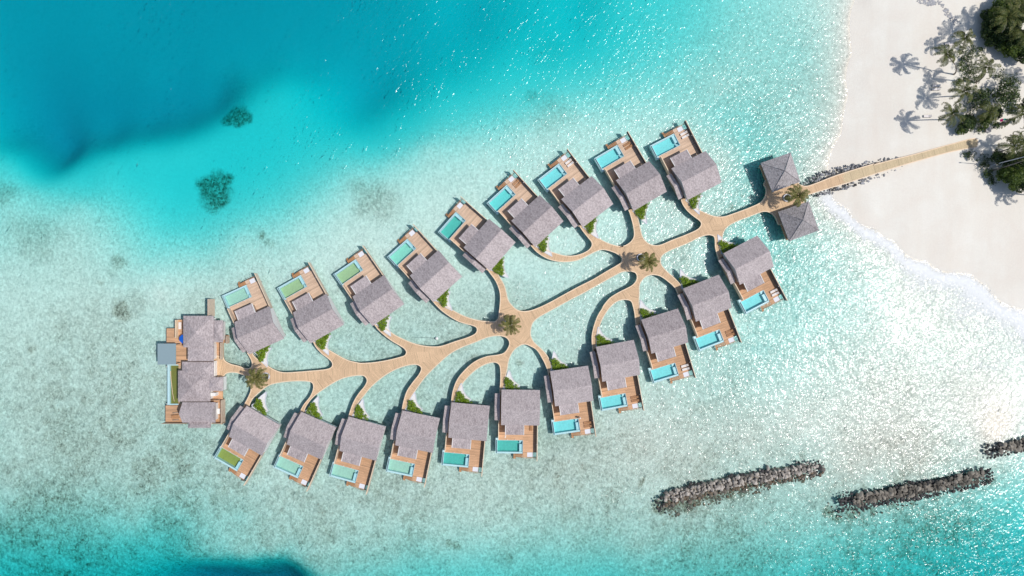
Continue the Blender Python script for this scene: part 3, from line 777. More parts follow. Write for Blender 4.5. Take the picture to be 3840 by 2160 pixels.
def inside(pts, poly):
    x = pts[:, 0]; y = pts[:, 1]
    px = np.array([p.x for p in poly]); py = np.array([p.y for p in poly])
    res = np.zeros(len(x), bool)
    j = len(px) - 1
    for i in range(len(px)):
        cnd = ((py[i] > y) != (py[j] > y))
        xi = (px[j] - px[i]) * (y - py[i]) / (py[j] - py[i] + 1e-12) + px[i]
        res ^= cnd & (x < xi)
        j = i
    return res


gx, gy = np.meshgrid(np.arange(-105, 130, 0.9), np.arange(-35, 45, 0.9))
gp = np.stack([gx.ravel(), gy.ravel()], 1) + rng.uniform(-.12, .12, (gx.size, 2))
gp = gp[inside(gp, r2)]
allp = r2 + [Vector(p) for p in gp]
res = delaunay_2d_cdt(allp, [], [list(range(len(r2)))], 1, 1e-5)
dv = [Vector((p.x, p.y, ZD)) for p in res[0]]
df = [tuple(f) for f in res[2]]
walk = thing('boardwalk', 'long branching timber boardwalk of curved paths linking the beach to every villa', 'boardwalk')
top = mesh_from('walkway', dv, df, M_WALK)
# fill UVs : u along the path
uv = top.uv_layers.new(name='UVMap')
cen = np.array([np.mean([dv[i][:2] for i in f], axis=0) for f in df])
d = cen[:, None] - SP[None]
t = np.clip((d * SDr[None]).sum(2), 0, SL[None])
dist = np.linalg.norm(cen[:, None] - (SP[None] + SDr[None] * t[..., None]), axis=2)
best = dist.argmin(1)
top.materials.append(M_CAUSE)
li = 0
for fi, f in enumerate(df):
    k = best[fi]
    top.polygons[fi].material_index = 1 if (SB[k] == 0 and cen[fi][0] > 88) else 0
    for vi in top.polygons[fi].vertices:
        p = np.array(dv[vi][:2]) - SP[k]
        u = float(p @ SDr[k]); vv = float(p[0] * -SDr[k][1] + p[1] * SDr[k][0])
        uv.data[li].uv = (S0[k] + u + 200, vv + 50)
        li += 1
to = link('walkway', top, walk)
# fascia (side skirt) and raised pale edge boards along the outline
nr = len(ring)
area = sum(ring[i].x * ring[(i + 1) % nr].y - ring[(i + 1) % nr].x * ring[i].y for i in range(nr))
sgn = 1 if area > 0 else -1
offs = []
for i in range(nr):
    tdir = (ring[(i + 1) % nr] - ring[i - 1]).normalized()
    offs.append(Vector((-tdir.y, tdir.x, 0)) * sgn)
mb = MB(); eb = MB()
for i in range(nr):
    j = (i + 1) % nr
    a, b_ = ring[i], ring[j]
    dz = Vector((0, 0, 0.42))
    mb.add([a - dz, b_ - dz, b_, a], [(0, 1, 2, 3)])
    o1, o2 = -offs[i] * 0.04, -offs[j] * 0.04
    i1, i2 = offs[i] * 0.2, offs[j] * 0.2
    up = Vector((0, 0, 0.07)); dn = Vector((0, 0, -0.10))
    eb.add([a + o1 + dn, b_ + o2 + dn, b_ + o2 + up, a + o1 + up, b_ + i2 + up, a + i1 + up, b_ + i2 + Vector((0, 0, .002)), a + i1 + Vector((0, 0, .002))],
           [(0, 1, 2, 3), (3, 2, 4, 5), (5, 4, 6, 7)])
mb.build('fascia', M_WALL, walk)
eb.build('edge_board', M_TRIM, walk)
# piles below
pl = 0
pile_me = None
for b_ in brs:
    s_ = 0
    for p, q in zip(b_[:-1], b_[1:]):
        L = np.linalg.norm(q - p); nseg = max(1, int(L / 7))
        for k in range(nseg):
            c_ = p + (q - p) * (k + .5) / nseg
            gz = ground_z(c_[0], c_[1])
            if gz > -0.2 or pl >= 96 or not inside(np.array([c_]), r2)[0]:
                continue
            if pile_me is None:
                t_ = MB(); t_.bar((0, 0, -2.2), (0, 0, ZD - 0.3), 0.16, 10)
                pile_me = mesh_from('pile', t_.v, t_.f, M_PILE)
            link('pile', pile_me, walk, (c_[0], c_[1], 0)); pl += 1

# ------------------------------------------------------------------ leaves and plants
def leaf_cluster(mb_, c_, r, n_, size, flat=0.6):
    for _ in range(n_):
        u = rng.normal(size=3); u /= np.linalg.norm(u)
        u[2] = abs(u[2]) * 1.0 - 0.15 if rng.random() < .8 else u[2]
        rad = r * (0.72 + 0.33 * rng.random())
        p = np.array(c_) + u * rad * np.array([1, 1, flat])
        nrm = u + rng.normal(size=3) * 0.55 + np.array([0, 0, .5]); nrm /= np.linalg.norm(nrm)
        a = np.cross(nrm, rng.normal(size=3)); a /= np.linalg.norm(a); b = np.cross(nrm, a)
        s1 = size * (0.6 + 0.8 * rng.random()); s2 = s1 * (0.45 + .3 * rng.random())
        mb_.add([p - a * s1, p - b * s2 + nrm * s2 * .2, p + a * s1, p + b * s2 + nrm * s2 * .2], [(0, 1, 2, 3)])


def bush_mesh(name, lobes, dens, size, m, flat=.7):
    mb_ = MB()
    for (x, y, z, r) in lobes:
        leaf_cluster(mb_, (x, y, z), r, int(dens * r * r), size, flat)
        leaf_cluster(mb_, (x, y, z - .05), r * .72, int(dens * r * r * .4), size, flat)
    return mesh_from(name, mb_.v, mb_.f, m)


def palm_crown(seed, R=3.7, nf=15, m=M_FROND, droop=1.0):
    r = random.Random(seed)
    mb_ = MB()
    for k in range(nf):
        az = 2 * PI * k / nf * 1.0 + r.uniform(-.22, .22) + (k % 3) * .11
        up = r.choice([0.15, .35, .6, .9, 1.15]) * r.uniform(.8, 1.1)
        L = R * r.uniform(.78, 1.08)
        d = Vector((math.cos(az), math.sin(az), 0)); side = Vector((-d.y, d.x, 0))
        side = side * math.cos(.2) ; bend = r.uniform(-.25, .25)
        pts = []
        x = 0; z = 0.25; ang = up
        nseg = 9
        pos = Vector((0, 0, .2))
        dirh = az
        for s_ in range(nseg + 1):
            pts.append(pos.copy())
            hd = Vector((math.cos(dirh), math.sin(dirh), 0))
            pos = pos + (hd * math.cos(ang) + Vector((0, 0, 1)) * math.sin(ang)) * (L * 1.12 / nseg)
            ang -= (0.10 + 0.045 * s_) * droop * 1.35; dirh += bend / nseg
        mb_.tube(pts, [0.055 * (1 - .8 * i / nseg) + .01 for i in range(nseg + 1)], 4)
        nl = 26
        for q in range(nl):
            t_ = 0.12 + 0.88 * q / (nl - 1)
            f_ = t_ * nseg; i0 = min(int(f_), nseg - 1); fr_ = f_ - i0
            p = pts[i0].lerp(pts[i0 + 1], fr_); tg = (pts[i0 + 1] - pts[i0]).normalized()
            sd_ = tg.cross(Vector((0, 0, 1)));
            if sd_.length < .1: sd_ = side
            sd_.normalize(); up_ = sd_.cross(tg).normalized()
            ll = (0.46 * math.sin(PI * min(1, .2 + t_ * .76)) + .14) * R / 3.7
            for sg in (-1, 1):
                ll2 = ll * r.uniform(.7, 1.15)
                dl = (sd_ * sg + tg * r.uniform(.5, .85) - up_ * r.uniform(.15, .55)).normalized()
                tip = p + dl * ll2
                wv = tg * 0.072
                mid_ = p + dl * ll2 * .5 + Vector((0, 0, .03))
                mb_.add([p - wv * .6, mid_ - wv, tip, mid_ + wv, p + wv * .6], [(0, 1, 2, 3, 4)])
    # young spear leaves in the middle
    for k in range(4):
        az = r.uniform(0, 6.28)
        mb_.tube([(0, 0, .1), (math.cos(az) * .3, math.sin(az) * .3, .8), (math.cos(az) * .7, math.sin(az) * .7, 1.35)], [.05, .035, .01], 4)
    return mesh_from('crown', mb_.v, mb_.f, m)


CROWNS = [palm_crown(s_, 4.8, 15) for s_ in (1, 2, 3, 4)]
CROWNSD = [palm_crown(s_, 4.0, 21, M_FROND2, 0.95) for s_ in (11, 12, 13)]


def palm(label, base_px, crown_px, h, zb=None, deck=False, k=0, sc_=1.0, rz=0, group=None):
    b = W(base_px[0], base_px[1], 1.0 if zb is None else zb)
    if zb is None:
        b.z = ground_z(b.x, b.y)
    t_ = W(crown_px[0], crown_px[1], b.z + h)
    root = thing('palm_tree', label, 'palm tree', b, 0, group)
    top_ = t_ - b
    bend = Vector((top_.x * .15, top_.y * .15, h * .55))
    pts = []
    for i in range(9):
        s_ = i / 8
        q = Vector((0, 0, 0)) * (1 - s_) ** 2 + bend * 2 * s_ * (1 - s_) + top_ * s_ * s_
        pts.append(q)
    pts[0].z -= .3
    mb_ = MB(); mb_.tube(pts, [.24, .19, .165, .155, .15, .145, .14, .135, .13], 9)
    o = mb_.build('trunk', M_TRUNK, root)
    for p in o.data.polygons: p.use_smooth = True
    lst = CROWNSD if deck else CROWNS
    c_ = link('crown', lst[k % len(lst)], root, top_)
    c_.rotation_euler = (0, 0, rz); c_.scale = (sc_,) * 3
    nuts = MB()
    for j in range(6):
        a = j * 1.05 + k
        cx, cy, cz = math.cos(a) * .22, math.sin(a) * .22, -.12
        vv, ff_ = ico_small
        nuts.add([(cx + p[0] * .13, cy + p[1] * .13, cz + p[2] * .16) for p in vv], ff_)
    nn = nuts.build('coconuts', M_BARK, root); nn.location = top_
    return root


_bm = bmesh.new(); bmesh.ops.create_icosphere(_bm, subdivisions=1, radius=1)
_bm.verts.ensure_lookup_table()
ico_small = ([tuple(v_.co) for v_ in _bm.verts], [tuple(x.index for x in f.verts) for f in _bm.faces]); _bm.free()

# round planters with the four boardwalk palms
def round_planter(label, px, r_=1.05):
    p = W(px[0], px[1], ZD)
    root = thing('round_planter', label, 'planter', p, 0, 'round planters on the boardwalk')
    mb_ = MB(); N = 28
    prof = [(r_, 0.0), (r_, .5), (r_ - .02, .53), (r_ - .2, .53), (r_ - .22, .5), (r_ - .22, .3)]
    vs_ = []; fs_ = []
    for i in range(N):
        a = 2 * PI * i / N
        for (rr, zz) in prof: vs_.append((rr * math.cos(a), rr * math.sin(a), zz + .003))
    for i in range(N):
        j = (i + 1) % N
        for q in range(len(prof) - 1):
            fs_.append((i * 6 + q, j * 6 + q, j * 6 + q + 1, i * 6 + q + 1))
    mb_.add(vs_, fs_); mb_.build('pot', M_BED, root)
    mb_ = MB(); mb_.prism([((r_ - .215) * math.cos(2 * PI * i / N), (r_ - .215) * math.sin(2 * PI * i / N)) for i in range(N)], .2, .4)
    mb_.build('soil', M_SOIL, root)
    link('ground_cover', bush_mesh('ground_cover', [(.25, .2, .4, .42), (-.25, .15, .4, .45), (0, -.3, .4, .45), (.3, -.15, .42, .35), (-.1, .35, .42, .35)], 130, .1, M_LEAF), root)
    return root


round_planter('round pale planter with low greenery between the two pavilions', (2949.8, 742.6))
round_planter('round pale planter beside the palm at the junction nearest the pavilions', (2402, 966))
round_planter('round pale planter under the palm at the middle junction of the boardwalk', (1908, 1208))
round_planter('round pale planter under the palm near the large left residence', (998, 1411))
ZP = ZD + 0.38
palm('airy palm with long fronds standing in the planter between the two pavilions', (2949.8, 742.6), (2988, 733), 6.6, ZP, True, 0, 1.02, .3)
palm('bushy palm at the star-shaped boardwalk junction nearest the pavilions', (2402, 966), (2430, 980), 6.2, ZP, True, 1, .95, 1.2)
palm('bushy palm over the middle junction of the boardwalk, in the centre of the photo', (1908, 1208), (1914, 1216), 5.2, ZP, True, 2, .98, 2.1)
palm('dense palm over the boardwalk junction next to the large left residence', (998, 1411), (963, 1417), 6.2, ZP, True, 0, 1.02, 4.0)

# ------------------------------------------------------------------ villas
def build_villa(s):
    """local frame: origin at the outer pool corner, x along the pool, y from the sea side to the back; s=-1 mirrors in y"""
    root = thing('water_villa', 'x', 'villa', (0, 0, 0), 0, 'overwater villas along the boardwalk')
    Z = 1.45
    zt = Z
    # deck
    d_ = MB()
    d_.prism([(.8, 3.44), (7.32, 3.44), (7.32, -1.15), (8.4, -1.15), (8.4, .3), (10.95, .3), (10.95, 16.4), (1.1, 16.4), (.8, 10)], Z - .22, Z)
    dk = d_.build('deck', M_DECK if s > 0 else M_DECK_GLARE, root, s)
    r_ = MB(); r_.box(8.4, 10.95, -1.15, -1.02, Z - .22, Z + .02); r_.build('deck_edge_beam', M_STAIR, root, s)
    # walls, inset under the roof
    w_ = MB()
    zf = 4.25
    wx0, wx1, wy0, wy1, ym = 2.0, 11.25, 8.5, 16.75, 12.5
    w_.add([(wx0, wy0, Z), (wx1, wy0, Z), (wx1, wy1, Z), (wx0, wy1, Z), (wx0, wy0, zf), (wx1, wy0, zf), (wx1, wy1, zf), (wx0, wy1, zf), (wx0, ym, 6.75), (wx1, ym, 6.75)],
           [(0, 1, 5, 4), (2, 3, 7, 6), (1, 2, 6, 9, 5), (3, 0, 4, 8, 7)])
    w_.build('wall', M_WHITE, root, s)
    w2 = MB(); w2.box(3.0, 7.1, 5.75, 8.45, Z, 3.85); w2.build('porch_wall', M_WALL, root, s)
    w4 = MB(); w4.box(.25, .95, 9.4, 15.8, Z, 3.2); w4.build('side_wall', M_WALL, root, s)
    # glazing towards the deck
    g_ = MB(); g_.box(7.4, 11.0, 8.42, 8.47, Z + .05, 3.7); g_.build('sliding_door', m_glass, root, s)
    g_ = MB(); g_.box(3.3, 6.8, 5.69, 5.74, Z + .05, 3.6); g_.build('window', m_glass, root, s)
    # main gable roof with thickness
    def slab(pts, th=.26):
        n_ = len(pts); q = MB()
        q.add([tuple(p) for p in pts] + [(p[0], p[1], p[2] - th) for p in pts],
              [tuple(range(n_)), tuple(range(2 * n_ - 1, n_ - 1, -1))] + [(i, i + n_, (i + 1) % n_ + n_, (i + 1) % n_) for i in range(n_)])
        return q
    x0, x1 = 1.5, 11.55
    yb, yf, yr = 17.28, 8.0, 12.5
    ze, zr = 4.42, 7.15
    rf = MB()
    NX = 9
    prof = [(yb, ze), (15.7, ze + .92), (14.1, ze + 1.86), (yr + .15, zr - .06), (yr, zr), (yr - .15, zr - .06), (11.0, ze + 1.88), (9.5, ze + .95), (yf, ze)]
    vs_ = []; fs_ = []
    for i in range(NX):
        x = x0 + (x1 - x0) * i / (NX - 1)
        for (y, z) in prof: vs_.append((x, y, z))
        for (y, z) in prof: vs_.append((x, y, z - .28))
    k = len(prof)
    for i in range(NX - 1):
        a = i * 2 * k; b = (i + 1) * 2 * k
        for j in range(k - 1):
            fs_.append((a + j, b + j, b + j + 1, a + j + 1))
            fs_.append((a + k + j + 1, b + k + j + 1, b + k + j, a + k + j))
        fs_.append((a, a + k, b + k, b)); fs_.append((a + k - 1, b + k - 1, b + 2 * k - 1, a + 2 * k - 1))
    for a in (0, (NX - 1) * 2 * k):
        for j in range(k - 1):
            fs_.append((a + j, a + j + 1, a + k + j + 1, a + k + j))
    rf.add(vs_, fs_)
    ro = rf.build('roof', M_ROOF, root, s)
    # porch roof
    pr = slab([(2.7, 8.2, ze - .02), (7.4, 8.2, ze - .02), (7.4, 5.4, ze - .42), (2.7, 5.4, ze - .42)], .22)
    po = pr.build('porch_roof', M_ROOF, root, s)
    for x in (2.56, 7.40):
        tr_ = MB()
        tr_.add([(x, 5.38, ze - .72), (x + .14, 5.38, ze - .72), (x + .14, 7.95, ze - .3), (x, 7.95, ze - .3), (x, 5.38, ze - .34), (x + .14, 5.38, ze - .34), (x + .14, 7.95, ze + .04), (x, 7.95, ze + .04)],
                [(0, 3, 2, 1), (4, 5, 6, 7), (0, 1, 5, 4), (1, 2, 6, 5), (2, 3, 7, 6), (3, 0, 4, 7)])
        tr_.build('verge_board', M_WHITE, po, s)
    # narrow side roof, follows the gable at a lower level
    sr = MB()
    prof2 = [(16.1, 3.35), (yr, 5.1), (9.05, 3.45)]
    for (xa, xb) in ((-.25, 1.12),):
        vs_ = [(xa, y, z) for y, z in prof2] + [(xb, y, z) for y, z in prof2] + [(xa, y, z - .22) for y, z in prof2] + [(xb, y, z - .22) for y, z in prof2]
        sr.add(vs_, [(0, 3, 4, 1), (1, 4, 5, 2), (6, 7, 10, 9), (7, 8, 11, 10), (0, 1, 7, 6), (1, 2, 8, 7), (3, 9, 10, 4), (4, 10, 11, 5), (0, 6, 9, 3), (2, 5, 11, 8)])
    sr.build('side_roof', M_ROOF, root, s)
    # privacy wall
    pw = MB(); pw.box(10.98, 11.14, -1.7, 8.3, Z - .3, Z + 1.6); wl = pw.build('privacy_wall', M_SCREEN, root, s)
    shade_ = MB(); shade_.box(10.955, 10.978, -1.68, 8.3, Z + .02, Z + 1.6); shade_.build('painted_shade_face', M_WALLSHADE, wl, s)  # thin dark sheet: shade of the inner wall face put into its colour
    cp = MB(); cp.box(10.97, 11.13, -1.73, 8.3, Z + 1.603, Z + 1.64); cp.build('wall_cap', M_TRIM, wl, s)
    lp = MB(); lp.box(10.78, 10.975, 2.55, 2.75, Z + 1.1, Z + 1.35); lp.build('wall_lamp', M_WHITE, wl, s)
    # bathroom screen on the pool side of the deck
    bs = MB(); bs.box(.78, .92, 3.9, 9.5, Z - .3, Z + 1.9); sc2 = bs.build('screen_wall', M_SCREEN, root, s)
    bs = MB(); bs.box(.75, .95, 3.87, 9.5, Z + 1.903, Z + 1.95); bs.build('screen_cap', M_TRIM, sc2, s)
    # pool
    pt = MB()   # shell
    zt = Z + .06
    pt.box(.05, 7.27, -.12, -.02, -.1, zt - .12)          # sea-side outer
    pt.box(.05, .15, -.02, 4.1, -.1, zt - .12)
    pt.box(.40, .52, .34, 3.42, -.1, zt)                  # infinity edge left
    pt.box(.40, 7.27, .22, .34, -.1, zt)                  # infinity edge sea side
    pt.box(.15, .40, -.02, 3.42, .1, .55)                 # gutter floors
    pt.box(.40, 7.27, -.02, .22, .1, zt - .25)
    pt.box(.15, .78, 3.42, 4.1, -.1, zt - .1)
    pt.box(.52, 7.27, 3.36, 3.438, -.1, Z + .02)
    pt.box(7.22, 7.31, .34, 3.36, -.1, Z + .02)
    pool = pt.build('pool', M_RIM, root, s)
    fl = MB(); fl.box(.52, 6.35, .34, 3.36, -.05, .28); fl.build('pool_floor', None, pool, s)
    sh = MB(); sh.box(6.35, 7.22, .34, 2.36, -.05, Z - .32)
    for q in range(4):
        sh.box(6.35, 7.22, 2.36 + q * .25, 2.61 + q * .25, -.05, .42 + q * .24)
    sh.build('pool_steps', M_RIM, pool, s)
    wt = MB(); wt.add([(.52, .34, zt - .03), (7.22, .34, zt - .03), (7.22, 3.36, zt - .03), (.52, 3.36, zt - .03)], [(0, 1, 2, 3)])
    wt.build('pool_water', m_pw, pool, s)
    # stairs down to the sea
    st = MB(); ns = 7
    for q in range(ns):
        xa = 7.25 - (q + 1) * .30
        st.box(xa + .04, xa + .29, -1.12, -.2, Z - .16 * (q + 1) - .06, Z - .16 * (q + 1))
    st.box(4.85, 5.16, -1.12, -.2, Z - .16 * 7 - .1, Z - .16 * 7 - .03)
    for y in (-1.17, -.17):
        st.add([(7.3, y - .04, Z - .28), (7.3, y + .04, Z - .28), (4.9, y + .04, .02), (4.9, y - .04, .02), (7.3, y - .04, Z - .02), (7.3, y + .04, Z - .02), (4.9, y + .04, .3), (4.9, y - .04, .3)],
               [(0, 1, 2, 3), (4, 7, 6, 5), (0, 4, 5, 1), (2, 6, 7, 3), (1, 5, 6, 2), (0, 3, 7, 4)])
    sto = st.build('sea_stairs', M_STAIR, root, s)
    la = MB()
    for q in range(3): la.box(4.87, 5.4, -1.42 - q * .25, -1.22 - q * .25, .1 - q * .25, .16 - q * .25)
    la.bar((4.87, -1.2, .25), (4.87, -2.0, -.6), .05); la.bar((5.4, -1.2, .25), (5.4, -2.0, -.6), .05)
    la.build('swim_ladder', M_STAIR, sto, s)
    # lounging net and glass floor panel
    ne = MB(); ne.box(8.44, 9.95, -.98, .24, Z - .05, Z - .02); ne.build('lounging_net', M_NET, root, s)
    gl_ = MB(); gl_.box(9.98, 10.9, -.98, .24, Z - .05, Z - .02); gl_.build('glass_floor', m_glass, root, s)
    fr_ = MB()
    for b in ((8.4, 10.95, .24, .3), (8.4, 8.46, -1.0, .24), (9.94, 9.99, -1.0, .24)):
        fr_.box(b[0], b[1], b[2], b[3], Z - .2, Z + .03)
    fr_.build('net_frame', M_STAIR, root, s)
    # rail at the sea end
    ra = MB()
    for x in (8.2, 9.4, 10.7): ra.bar((x, -1.25, Z - .3), (x, -1.3, Z + .35), .035)
    ra.bar((7.6, -1.3, Z + .35), (10.9, -1.3, Z + .35), .03)
    ra.build('end_rail', M_STAIR, root, s)
    # lamps (small white fittings on the deck edge)
    for x in (3.1, 5.2):
        q = MB(); q.tube([(x, 3.6, Z + .003), (x, 3.6, Z + .3)], [.09, .07], 8); q.build('deck_light', M_WHITE, root, s)
    # piles
    for (x, y) in ((1.5, 4.5), (1.5, 10), (1.5, 16), (6, 6), (6, 11), (6, 16), (10.6, 0.5), (10.6, 6), (10.6, 11), (10.6, 16), (1, .6), (6.4, .6)):
        q = MB(); q.bar((x, y, -2.3), (x, y, Z - .23 if y > 3.5 or x > 8 else -.1), .18, 8); q.build('pile', M_PILE, root, s)
    return root


PROTO = {1: build_villa(1), -1: build_villa(-1)}
protos_used = {1: False, -1: False}
POOLCOL = {'olive': (0.30, 0.33, 0.075), 'green': (0.38, 0.50, 0.27), 'sage': (0.40, 0.60, 0.48), 'mint': (0.27, 0.63, 0.50), 'jade': (0.09, 0.47, 0.40), 'aqua': (0.15, 0.62, 0.59), 'sky': (0.21, 0.66, 0.66)}
# side, A pixel (outer pool corner), rotation (deg, image clockwise positive), pool tone, label
VILLAS = [
 (-1, (830.5, 1111.5), -24.3, 'sage', 'thatched villa at the left end of the upper row, pale grey-green pool'),
 (-1, (1038.5, 1082.5), -29.3, 'green', 'thatched villa second from left in the upper row, murky yellow-green pool'),
 (-1, (1250, 1031), -34.5, 'green', 'thatched villa third from left in the upper row, soft green pool'),
 (-1, (1452, 965), -42, 'mint', 'thatched villa fourth from left in the upper row, mint green pool'),
 (-1, (1642.6, 872), -48.5, 'jade', 'thatched villa in the middle of the upper row, fifth from either end'),
 (-1, (1825.5, 763), -42.3, 'aqua', 'thatched villa fourth from right in the upper row, with wooden deck loungers'),
 (-1, (2016, 676), -37.5, 'sky', 'thatched villa third from right in the upper row, with white deck loungers'),
 (-1, (2227.6, 596), -30.3, 'sky', 'thatched villa second from right in the upper row, with wooden deck loungers'),
 (-1, (2437.3, 548.5), -27.2, 'sky', 'thatched villa at the right end of the upper row, topmost villa in the photo'),
 (1, (800.2, 1715), 30.2, 'olive', 'thatched villa at the left end of the lower row, olive green pool'),
 (1, (1023.8, 1751), 24.0, 'sage', 'thatched villa second from left in the lower row, milky green pool'),
 (1, (1233.1, 1784), 15.2, 'sage', 'thatched villa third from left in the lower row, lowest villa in the photo'),
 (1, (1445.7, 1766.5), 11.6, 'sage', 'thatched villa fourth from left in the lower row, pale sage pool'),
 (1, (1653.9, 1742.8), 5.2, 'jade', 'thatched villa fifth from left in the lower row, jade pool and empty deck'),
 (1, (1857.3, 1698.3), 0.7, 'jade', 'thatched villa standing square to the photo, jade pool, sixth in the lower row'),
 (1, (2074.4, 1631.4), -8.3, 'sky', 'thatched villa fifth from right in the lower row, white figure on its deck'),
 (1, (2253.1, 1540.8), -10.5, 'sky', 'thatched villa fourth from right in the lower row, with wooden loungers'),
 (1, (2447.3, 1436.7), -17.0, 'sky', 'thatched villa third from right in the lower row, with white loungers'),
 (1, (2619.6, 1317.3), -21.3, 'sky', 'thatched villa second from right in the lower row, with wooden loungers'),
 (1, (2794.5, 1178.1), -27.8, 'sky', 'thatched villa at the right end of the lower row, nearest the lower pavilion'),
]
ORD = {0: 'first', 1: 'second', 2: 'third', 3: 'fourth', 4: 'fifth', 5: 'sixth', 6: 'seventh', 7: 'eighth', 8: 'ninth', 9: 'tenth', 10: 'eleventh'}
hedges = []
for k_ in range(3):
    r = random.Random(k_ + 40)
    lobes = []
    for yy in (.4, 1.0, 1.6, 2.2, 2.75):
        xm = 4.3 - yy * 1.05
        for xx in np.arange(.45, max(xm, 1.2), .55):
            lobes.append((xx + r.uniform(-.18, .18), yy + r.uniform(-.18, .18), .45 + r.uniform(-.12, .2), r.uniform(.40, .6)))
    hedges.append(lobes)
HM = {}
for s_ in (1, -1):
    for k_ in range(3):
        HM[(s_, k_)] = bush_mesh('leaves', [(x, y * s_, z, r) for x, y, z, r in hedges[k_]], 190, .13, M_SHRUB)
bedp = {}
for s_ in (1, -1):
    outer = [(-.1, -.1), (5.0, -.1), (5.0, .8), (4.2, 1.15), (3.3, 1.7), (2.5, 2.5), (1.9, 3.5), (1.55, 4.7), (1.15, 5.3), (.65, 4.2), (.2, 2.8), (-.1, 1.2)]
    outer = [tuple(p) for p in catmull(outer, 3)]
    cxy = np.mean(outer, axis=0)
    inner = [tuple(cxy + (np.array(p) - cxy) * .86) for p in outer]
    mb_ = MB()
    n_ = len(outer)
    vs_ = [(p[0], p[1], -.45) for p in outer] + [(p[0], p[1], .12) for p in outer] + [(p[0], p[1], .12) for p in inner] + [(p[0], p[1], -.05) for p in inner]
    fs_ = []
    for i in range(n_):
        j = (i + 1) % n_
        for q in range(3): fs_.append((q * n_ + i, q * n_ + j, (q + 1) * n_ + j, (q + 1) * n_ + i))
    fs_.append(tuple(range(n_))[::-1])
    mb_.add(vs_, fs_); mb_.mirror(s_)
    rim_me = mesh_from('rim', mb_.v, mb_.f, M_BED)
    mb_ = MB(); mb_.prism(inner, -.3, .02); mb_.mirror(s_)
    bedp[s_] = (rim_me, mesh_from('pebbles', mb_.v, mb_.f, M_PEB))

# loungers
def lounger(name, m_frame, m_pad, pad):
    root = thing(name, 'x', 'sun lounger', (0, 0, 0))
    f = MB()
    f.box(0, 1.95, 0, .06, .22, .3); f.box(0, 1.95, .59, .65, .22, .3)
    for i in range(9): f.box(.03 + i * .15, .13 + i * .15, .06, .59, .24, .28)
    f.build('frame', m_frame, root)
    for (x, y) in ((.1, .0), (.1, .57), (1.75, .0), (1.75, .57)):
        g_ = MB(); g_.box(x, x + .08, y + .005, y + .075, 0.002, .22); g_.build('leg', m_frame, root)
    br = MB(); br.add([(1.38, .03, .3), (1.38, .62, .3), (1.95, .62, .62), (1.95, .03, .62), (1.38, .03, .34), (1.38, .62, .34), (1.95, .62, .66), (1.95, .03, .66)],
                      [(0, 3, 2, 1), (4, 5, 6, 7), (0, 1, 5, 4), (1, 2, 6, 5), (2, 3, 7, 6), (3, 0, 4, 7)])
    br.build('backrest', m_frame, root)
    if pad:
        p = MB(); p.box(.03, 1.36, .04, .61, .285, .37)
        p.add([(1.36, .04, .35), (1.36, .61, .35), (1.9, .61, .66), (1.9, .04, .66), (1.33, .04, .42), (1.33, .61, .42), (1.88, .61, .73), (1.88, .04, .73)],
              [(0, 3, 2, 1), (4, 5, 6, 7), (0, 1, 5, 4), (1, 2, 6, 5), (2, 3, 7, 6), (3, 0, 4, 7)])
        p.build('cushion', m_pad, root)
    return root


LW = lounger('sun_lounger', M_TRIM, M_CUSH, True)
LO = lounger('sun_lounger', M_STAIR, M_STAIR, False)
LB = lounger('beach_lounger', M_DARK, M_CUSH, True)
used = {}


def place(proto, key, loc, rz, label, group=None):
    if key in used:
        o = copy_tree(proto)
    else:
        o = proto; used[key] = 1
    o.location = loc; o.rotation_euler = (0, 0, rz)
    o['label'] = label
    if group: o['group'] = group
    return o


